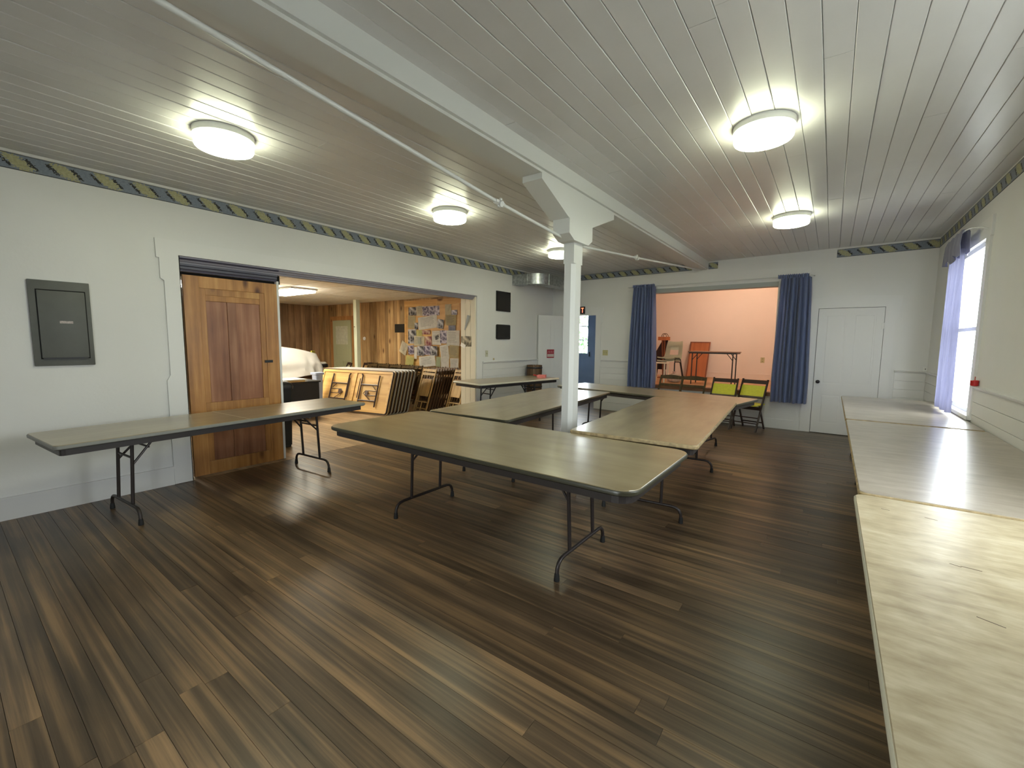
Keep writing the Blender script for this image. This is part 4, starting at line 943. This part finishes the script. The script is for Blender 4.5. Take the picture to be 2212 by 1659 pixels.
# things pinned on the reveal
for loc, w_, h_, m, rot, lb, nm, ct_ in (((-5.47, 5.990, 1.455), .25, .19, 's', 0, 'brown old photograph pinned on the cream grooved jamb', 'photo_print', 'photo'), ((-5.545, 5.985, 1.38), .12, .07, 'w', 25, 'small white slip tucked under the brown photograph on the jamb', 'paper_sheet', 'paper')):
    o = thing(nm, lb, ct_, loc); o.rotation_euler = (0, D(rot), 0); bm = B(); box(bm, -w_/2, w_/2, -.002, 0, -h_/2, h_/2); obj('sheet', bm, pc[m], o)
o = thing('paper_wreath', 'grey feathery ornament hung on the cream grooved jamb', 'ornament', (-5.45, 5.992, 1.80)); o.rotation_euler = (0, D(22), 0)
bm = B(); rd4 = random.Random(2)
for i in range(14):
    z = -.13+.26*i/13; a = .02+.03*(z+.13)/.26
    prism(bm, [(-a, z), (0, z-.02), (a, z+.005), (0, z+.014)], 'Y', -.010-.0005*i, -.008-.0005*i)
obj('feather', bm, mkmat('grey_feather', (.36, .38, .38), .9), o)

# ---- folded tables leaning in the annex
def folded_table(loc, label, detailed):
    t = thing('folded_table', label, 'table', loc, D(11.5), 'folded tables stacked upright in the back room', rx=0); t.rotation_euler = (-D(18.2), 0, D(11.5))
    Lh, Hh_ = .975, .90
    bm = B(); pts = rrect(-Lh, Lh, 0, Hh_, .06, 5); prism(bm, pts, 'Y', .018, .03); obj('tabletop', bm, topA, t, rnd=.4)
    bm = B(); ins = rrect(-Lh+.008, Lh-.008, .008, Hh_-.008, .055, 5); q = B(); n = len(pts)
    v = [[q.verts.new((x, y, z)) for x, z in ring] for ring, y in ((pts, .012), (pts, .032), (ins, .032), (ins, .012))]
    for r0, r1 in zip(v, v[1:]+v[:1]):
        for k2 in range(n): q.faces.new((r0[k2], r0[(k2+1) % n], r1[(k2+1) % n], r1[k2]))
    bmesh.ops.recalc_face_normals(q, faces=q.faces[:]); join(bm, q); obj('edge_band', bm, mkmat('table_edge_light_grey', (.42, .41, .40), .5) if not detailed else mkmat('table_edge_tan', (.62, .43, .24), .5), t)
    bm = B(); box(bm, -Lh+.04, Lh-.04, .006, .018, .04, Hh_-.04); obj('underside', bm, ply, t, rnd=.6)
    for nm, q_ in (('underside_rail', (-Lh+.032, Lh-.032, -.010, .008, Hh_-.085, Hh_-.032)), ('underside_rail', (-Lh+.032, Lh-.032, -.010, .008, .032, .085)), ('underside_stile', (-Lh+.032, -Lh+.085, -.010, .008, .085, Hh_-.085)), ('underside_stile', (Lh-.085, Lh-.032, -.010, .008, .085, Hh_-.085)), ('underside_stile', (-.05, .03, -.012, .008, .085, Hh_-.085))):
        bm = B(); box(bm, *q_, bev=.003); obj(nm, bm, ply, t, rnd=.8)
    bm = B(); pts2 = rrect(-Lh+.018, Lh-.018, .018, Hh_-.018, .05, 5); pts3 = rrect(-Lh+.03, Lh-.03, .03, Hh_-.03, .04, 5); q = B(); n = len(pts2)
    v = [[q.verts.new((x, y, z)) for x, z in ring] for ring, y in ((pts2, -.013), (pts2, .014), (pts3, .014), (pts3, -.013))]
    for r0, r1 in zip(v, v[1:]+v[:1]):
        for k2 in range(n): q.faces.new((r0[k2], r0[(k2+1) % n], r1[(k2+1) % n], r1[k2]))
    bmesh.ops.recalc_face_normals(q, faces=q.faces[:]); join(bm, q); obj('apron', bm, mkmat('apron_dark', (.03, .012, .006), .5), t)
    if detailed:
        for sx, cx_ in ((1, -.36), (-1, .40)):
            bm = B(); y = -.022
            tube(bm, [(cx_-.24*sx, y, .14), (cx_-.24*sx, y, .78)], .014, 8); tube(bm, [(cx_+.20*sx, y, .22), (cx_+.20*sx, y, .76), (cx_+.23*sx, y, .80)], .014, 8)
            tube(bm, [(cx_+.24*sx, y-.01, .30), (cx_+.24*sx, y-.01, .70)], .009, 8)
            tube(bm, [(cx_-.24*sx, y, .58), (cx_+.20*sx, y, .58)], .015, 8); tube(bm, [(cx_-.24*sx, y, .26), (cx_+.20*sx, y, .26)], .014, 8)
            obj('leg_frame', bm, mkmat('folded_leg_brown', (.035, .014, .01), .4), t, True)
            bm = B(); tube(bm, [(cx_-.22*sx, y, .37), (cx_+.05*sx, y, .37), (cx_+.1*sx, y, .40), (cx_+.05*sx, y, .46), (cx_-.22*sx, y, .46)], .008, 8); box(bm, cx_+.02*sx-.035, cx_+.02*sx+.035, y-.008, y+.008, .375, .455)
            tube(bm, [(cx_-.1*sx, y, .27), (cx_+.04*sx, y, .36)], .007, 6); tube(bm, [(cx_-.2*sx, y, .48), (cx_-.1*sx, y, .57)], .007, 6)
            obj('brace', bm, mkmat('folded_brace_brown', (.05, .022, .012), .4), t, True)
    return t
names = ['front folded table of the leaning stack, showing its orange plywood underside and folded legs', 'second folded table of the leaning stack, seen edge on', 'third folded table of the leaning stack, seen edge on', 'fourth folded table of the leaning stack, seen edge on', 'fifth folded table of the leaning stack, seen edge on', 'sixth folded table of the leaning stack, seen edge on', 'last folded table of the leaning stack, next to the folded chairs']
ftp = folded_table((-7.77, 5.0, .012), names[0], True)
ft2 = None
for i in range(1, 7):
    d_ = .082*i; loc = (-7.77-d_*.2+.02*i, 5.0+d_*.98, .012)
    ft2 = folded_table(loc, names[i], False) if ft2 is None else dup(ft2, loc, D(11.5), names[i], -D(18.2))

# ---- folded wooden chairs leaning in stacks
def folded_chair(loc, label, group, m=chairw, slats=True):
    t = thing('folded_chair', label, 'chair', loc, 0, group); t.rotation_euler = (-D(19), 0, D(-4))
    for s in (-1, 1):
        bm = B(); box(bm, s*.20-.013, s*.20+.013, 0, .022, 0, .93, bev=.003); obj('side_rail', bm, m, t, rnd=.7)
        bm = B(); box(bm, s*.165-.011, s*.165+.011, .024, .044, .02, .62); obj('leg', bm, m, t, rnd=.3)
    bm = B(); box(bm, -.15, .15, -.008, .014, .33, .70, bev=.004); obj('seat', bm, m, t, rnd=.9)
    for z in (.86, .78):
        bm = B(); box(bm, -.19, .19, .002, .016, z, z+.055, bev=.003); obj('back_slat', bm, m, t, rnd=.6)
    for z in (.06, .20):
        bm = B(); box(bm, -.19, .19, .008, .022, z, z+.022); obj('rung', bm, m, t, rnd=.5)
    bm = B(); box(bm, -.012, .012, .004, .018, .02, .21); obj('strut', bm, m, t, rnd=.5)
    return t
g1 = 'folded wooden chairs leaning under the bulletin board'
ORD = 'first second third fourth fifth sixth seventh eighth ninth tenth eleventh twelfth thirteenth'.split()
fc = folded_chair((-6.78, 5.98, .004), 'honey wood folded chair facing out, front of the stack beside the folded tables', g1)
fcb = folded_chair((-6.775, 6.06, .004), 'dark stained folded chair in the left leaning stack, second from the front', g1, brownd)
for i in range(2, 9): dup(fcb, (-6.78+.003*(i % 3), 5.98+.078*i, .004), D(-4), 'dark stained folded chair in the left leaning stack, %s from the front' % ORD[i])
dup(fc, (-6.13, 6.24, .004), D(-8), 'honey wood folded chair leaning beside the cream jamb, front of the right stack')
for i in range(1, 7): dup(fcb, (-6.13, 6.24+.078*i, .004), D(-8), 'dark stained folded chair in the right stack beside the jamb, %s from the front' % ORD[i])
fb = folded_chair((-9.25, 6.35, .004), 'brown folded chair showing its top rail above the stacked tables, far left of the row', 'brown folded chairs along the plank wall', chairo)
for i in range(1, 13):
    if 1 <= i < 12: dup(fb, (-9.25+.45*(i//3), 6.35+.13*(i % 3), .004), D(-4), 'brown folded chair along the plank wall, %s from the left, top rail above the tables' % ORD[i])

# dark chairs by the annex door
dk = open_chair((-10.45, 6.60, 0), D(-20), 'dark chair before the green annex door, left of the green post', chaird, mkmat('pale_seat', (.3, .3, .2), .5), 's', 'dark chairs near the annex door')
dup(dk, (-9.90, 6.90, 0), D(10), 'dark chair behind the green post, against the plank wall')

# ---- covered piano
pn = thing('covered_piano', 'upright piano shrouded in a white sheet against the far plank wall', 'piano', (-10.35, 4.85, 0))
bm = B(); box(bm, -.28, .22, -1.0, .78, 0, 1.10, bev=.01); obj('case', bm, brownd, pn, rnd=.2)
bm = B(); box(bm, .22, .46, -.95, .72, .60, .74, bev=.01); obj('keyboard_shelf', bm, brownd, pn, rnd=.1)
bm = B(); n, m_ = 96, 16; rg = []
for j in range(m_+1):
    t = j/m_; row = []
    for i in range(n):
        a = 2*PI*i/n; ca_, sa_ = math.cos(a), math.sin(a); e = .38
        ux = math.copysign(abs(ca_)**e, ca_); uy = math.copysign(abs(sa_)**e, sa_)
        gx = .31+(.20 if ux > 0 else 0)*min(1, t*1.6); gy = .98
        topz = 1.27-.10*max(0, uy)*.9+.05*math.sin(uy*3+1)
        botz = .46+.26*(uy+1)/2
        if j < 5: q = j/4.; X_, Y_, Z_ = gx*ux*q*.92, gy*uy*q*.97, topz+.02*(1-q)-.03*q*q
        else:
            q = (j-4)/12; Z_ = topz-.03+(botz-topz)*q; f_ = 1+.05*q
            per = uy*gy+ux*gx*.7; fold = .075*q*abs(math.sin(per*8.5+Z_*4.5))**.8+.02*q*math.sin(per*31-Z_*6)
            X_, Y_ = (gx*ux)*(.92+.10*q)+fold*(1 if ux > .5 else ca_), (gy*uy)*(.97+.05*q)+fold*sa_*.4
        row.append(bm.verts.new((X_, Y_-.10, Z_)))
    rg.append(row)
for r0, r1 in zip(rg[1:], rg[2:]):
    for i in range(n): bm.faces.new((r0[i], r0[(i+1) % n], r1[(i+1) % n], r1[i]))
bm.faces.new(rg[1]); bmesh.ops.delete(bm, geom=rg[0], context='VERTS'); bmesh.ops.recalc_face_normals(bm, faces=bm.faces[:])
sheet = obj('sheet', bm, clothw, None, True); sheet.location = pn.location; tag(sheet, 'white dust sheet draped in folds over the piano', 'sheet')
# desk; the black front stands in for the shadow beneath the top
dk2 = thing('black_desk', 'low black desk in the back room in front of the sheeted piano', 'desk', (-8.05, 3.95, 0))
bm = B(); box(bm, -.3, .25, -.62, .50, .66, .69, bev=.004); obj('desktop', bm, black, dk2)
bm = B(); box(bm, .18, .22, -.60, .48, 0, .655); obj('shadow_board', bm, black, dk2)
for y in (-.58, .44):
    bm = B(); box(bm, -.28, .2, y, y+.03, 0, .655); obj('side_board', bm, black, dk2)
o = thing('white_tray', 'flat white board lying on the left end of the black desk', 'tray', (-8.0, 3.86, .691))
bm = B(); box(bm, -.2, .24, -.5, .30, 0, .05, bev=.004); obj('board', bm, mkmat('white_board', (.75, .72, .62), .5), o)
bm = B(); box(bm, .241, .244, -.5, .26, 0, .03); obj('edge_strip', bm, ply, o, rnd=.5)
for i, (y, lb) in enumerate(((4.02, 'small silver cup on the floor in front of the black desk, left of two'), (4.16, 'small silver cup on the floor in front of the black desk, right of two'))):
    o = thing('metal_cup', lb, 'cup', (-7.72, y, 0)); bm = B(); lathe(bm, [(.03, .002), (.034, .02), (.038, .085), (.034, .085), (.03, .01)], (0, 0, 0), 16); obj('cup_body', bm, steel, o, True)
o = thing('blue_white_bin', 'pale blue plastic tub between the black desk and the folded tables', 'tub', (-8.5, 4.78, 0))
bm = B(); slab(bm, [(-.07, .07, -.06, .06, .02, .002), (-.09, .09, -.08, .08, .03, .74), (-.11, .11, -.10, .10, .03, .75), (-.11, .11, -.10, .10, .03, .79)], 4); obj('tub_body', bm, mkmat('pale_blue_plastic', (.42, .50, .68), .4), o, True)
o = thing('padded_chair', 'chair with a yellow back pad beside the sheeted piano', 'chair', (-10.55, 6.02, 0), D(140))
for x in (-.18, .18):
    for y in (-.18, .18):
        bm = B(); tube(bm, [(x, y, 0), (x, y*.95, .45 if y < 0 else 1.12)], .012, 8); obj('leg', bm, black, o, True)
bm = B(); box(bm, -.2, .2, -.2, .2, .44, .48, bev=.01); obj('seat', bm, black, o)
bm = B(); box(bm, -.19, .19, .15, .18, .92, 1.18, bev=.01); obj('backrest', bm, yellow, o, label='yellow back pad')
o = thing('dark_stool', 'dark stool with a pale cushion at the left of the annex door', 'stool', (-11.1, 6.35, 0))
bm = B(); lathe(bm, [(.17, .72), (.18, .74), (.18, .80), (.16, .81)], (0, 0, 0), 20); obj('seat', bm, black, o, True)
bm = B(); lathe(bm, [(.14, .81), (.15, .83), (.12, .86)], (0, 0, 0), 20); obj('cushion', bm, white_pl, o, True)
for k2 in range(4):
    a = PI/4+k2*PI/2; bm = B(); tube(bm, [(.12*math.cos(a), .12*math.sin(a), .73), (.18*math.cos(a), .18*math.sin(a), 0)], .012, 8); obj('leg', bm, black, o, True)
# tall black bin just inside the opening
o = thing('black_bin', 'tall black rounded bin standing just behind the sliding door edge', 'bin', (-5.98, 2.79, 0))
bm = B(); slab(bm, [(-.12, .12, -.13, .13, .05, .03), (-.14, .14, -.15, .15, .06, .80)], 5); obj('bin_body', bm, rubber, o, True)
bm = B(); slab(bm, [(-.15, .15, -.16, .16, .06, .80), (-.155, .155, -.165, .165, .06, .83), (-.14, .14, -.15, .15, .06, .87), (-.09, .09, -.10, .10, .05, .90)], 5); obj('bin_lid', bm, black, o, True)
for x in (-.1, .1):
    bm = B(); tube(bm, [(x, -.10, .02), (x, .10, .02)], .019, 10); obj('wheel', bm, rubber, o, True)

# ---- outside
bb = B(); box(bb, -30, 30, -30, 40, -.9, -.6); g_ = struct('ground', bb, grass)
sh = thing('garden_shrub', 'green shrub seen through the glass of the blue outside door', 'shrub', (-7.9, 14.5, -.6))
bm = B(); tube(bm, [(0, 0, 0), (.05, 0, 1.2)], .05, 8); obj('stem', bm, brownd, sh, rnd=.5)
bm = B(); rd5 = random.Random(3)
for i in range(500):
    v = Vector((rd5.gauss(0, .45), rd5.gauss(0, .45), 1.7+rd5.gauss(0, .6))); s_ = .09
    u = Vector((rd5.uniform(-1, 1), rd5.uniform(-1, 1), rd5.uniform(-1, 1))).normalized(); w_ = u.orthogonal().normalized()
    vs = [bm.verts.new(v+s_*q) for q in (u, w_*.5, -u, -w_*.5)]; bm.faces.new(vs)
obj('foliage', bm, leafy, sh, kind='stuff')
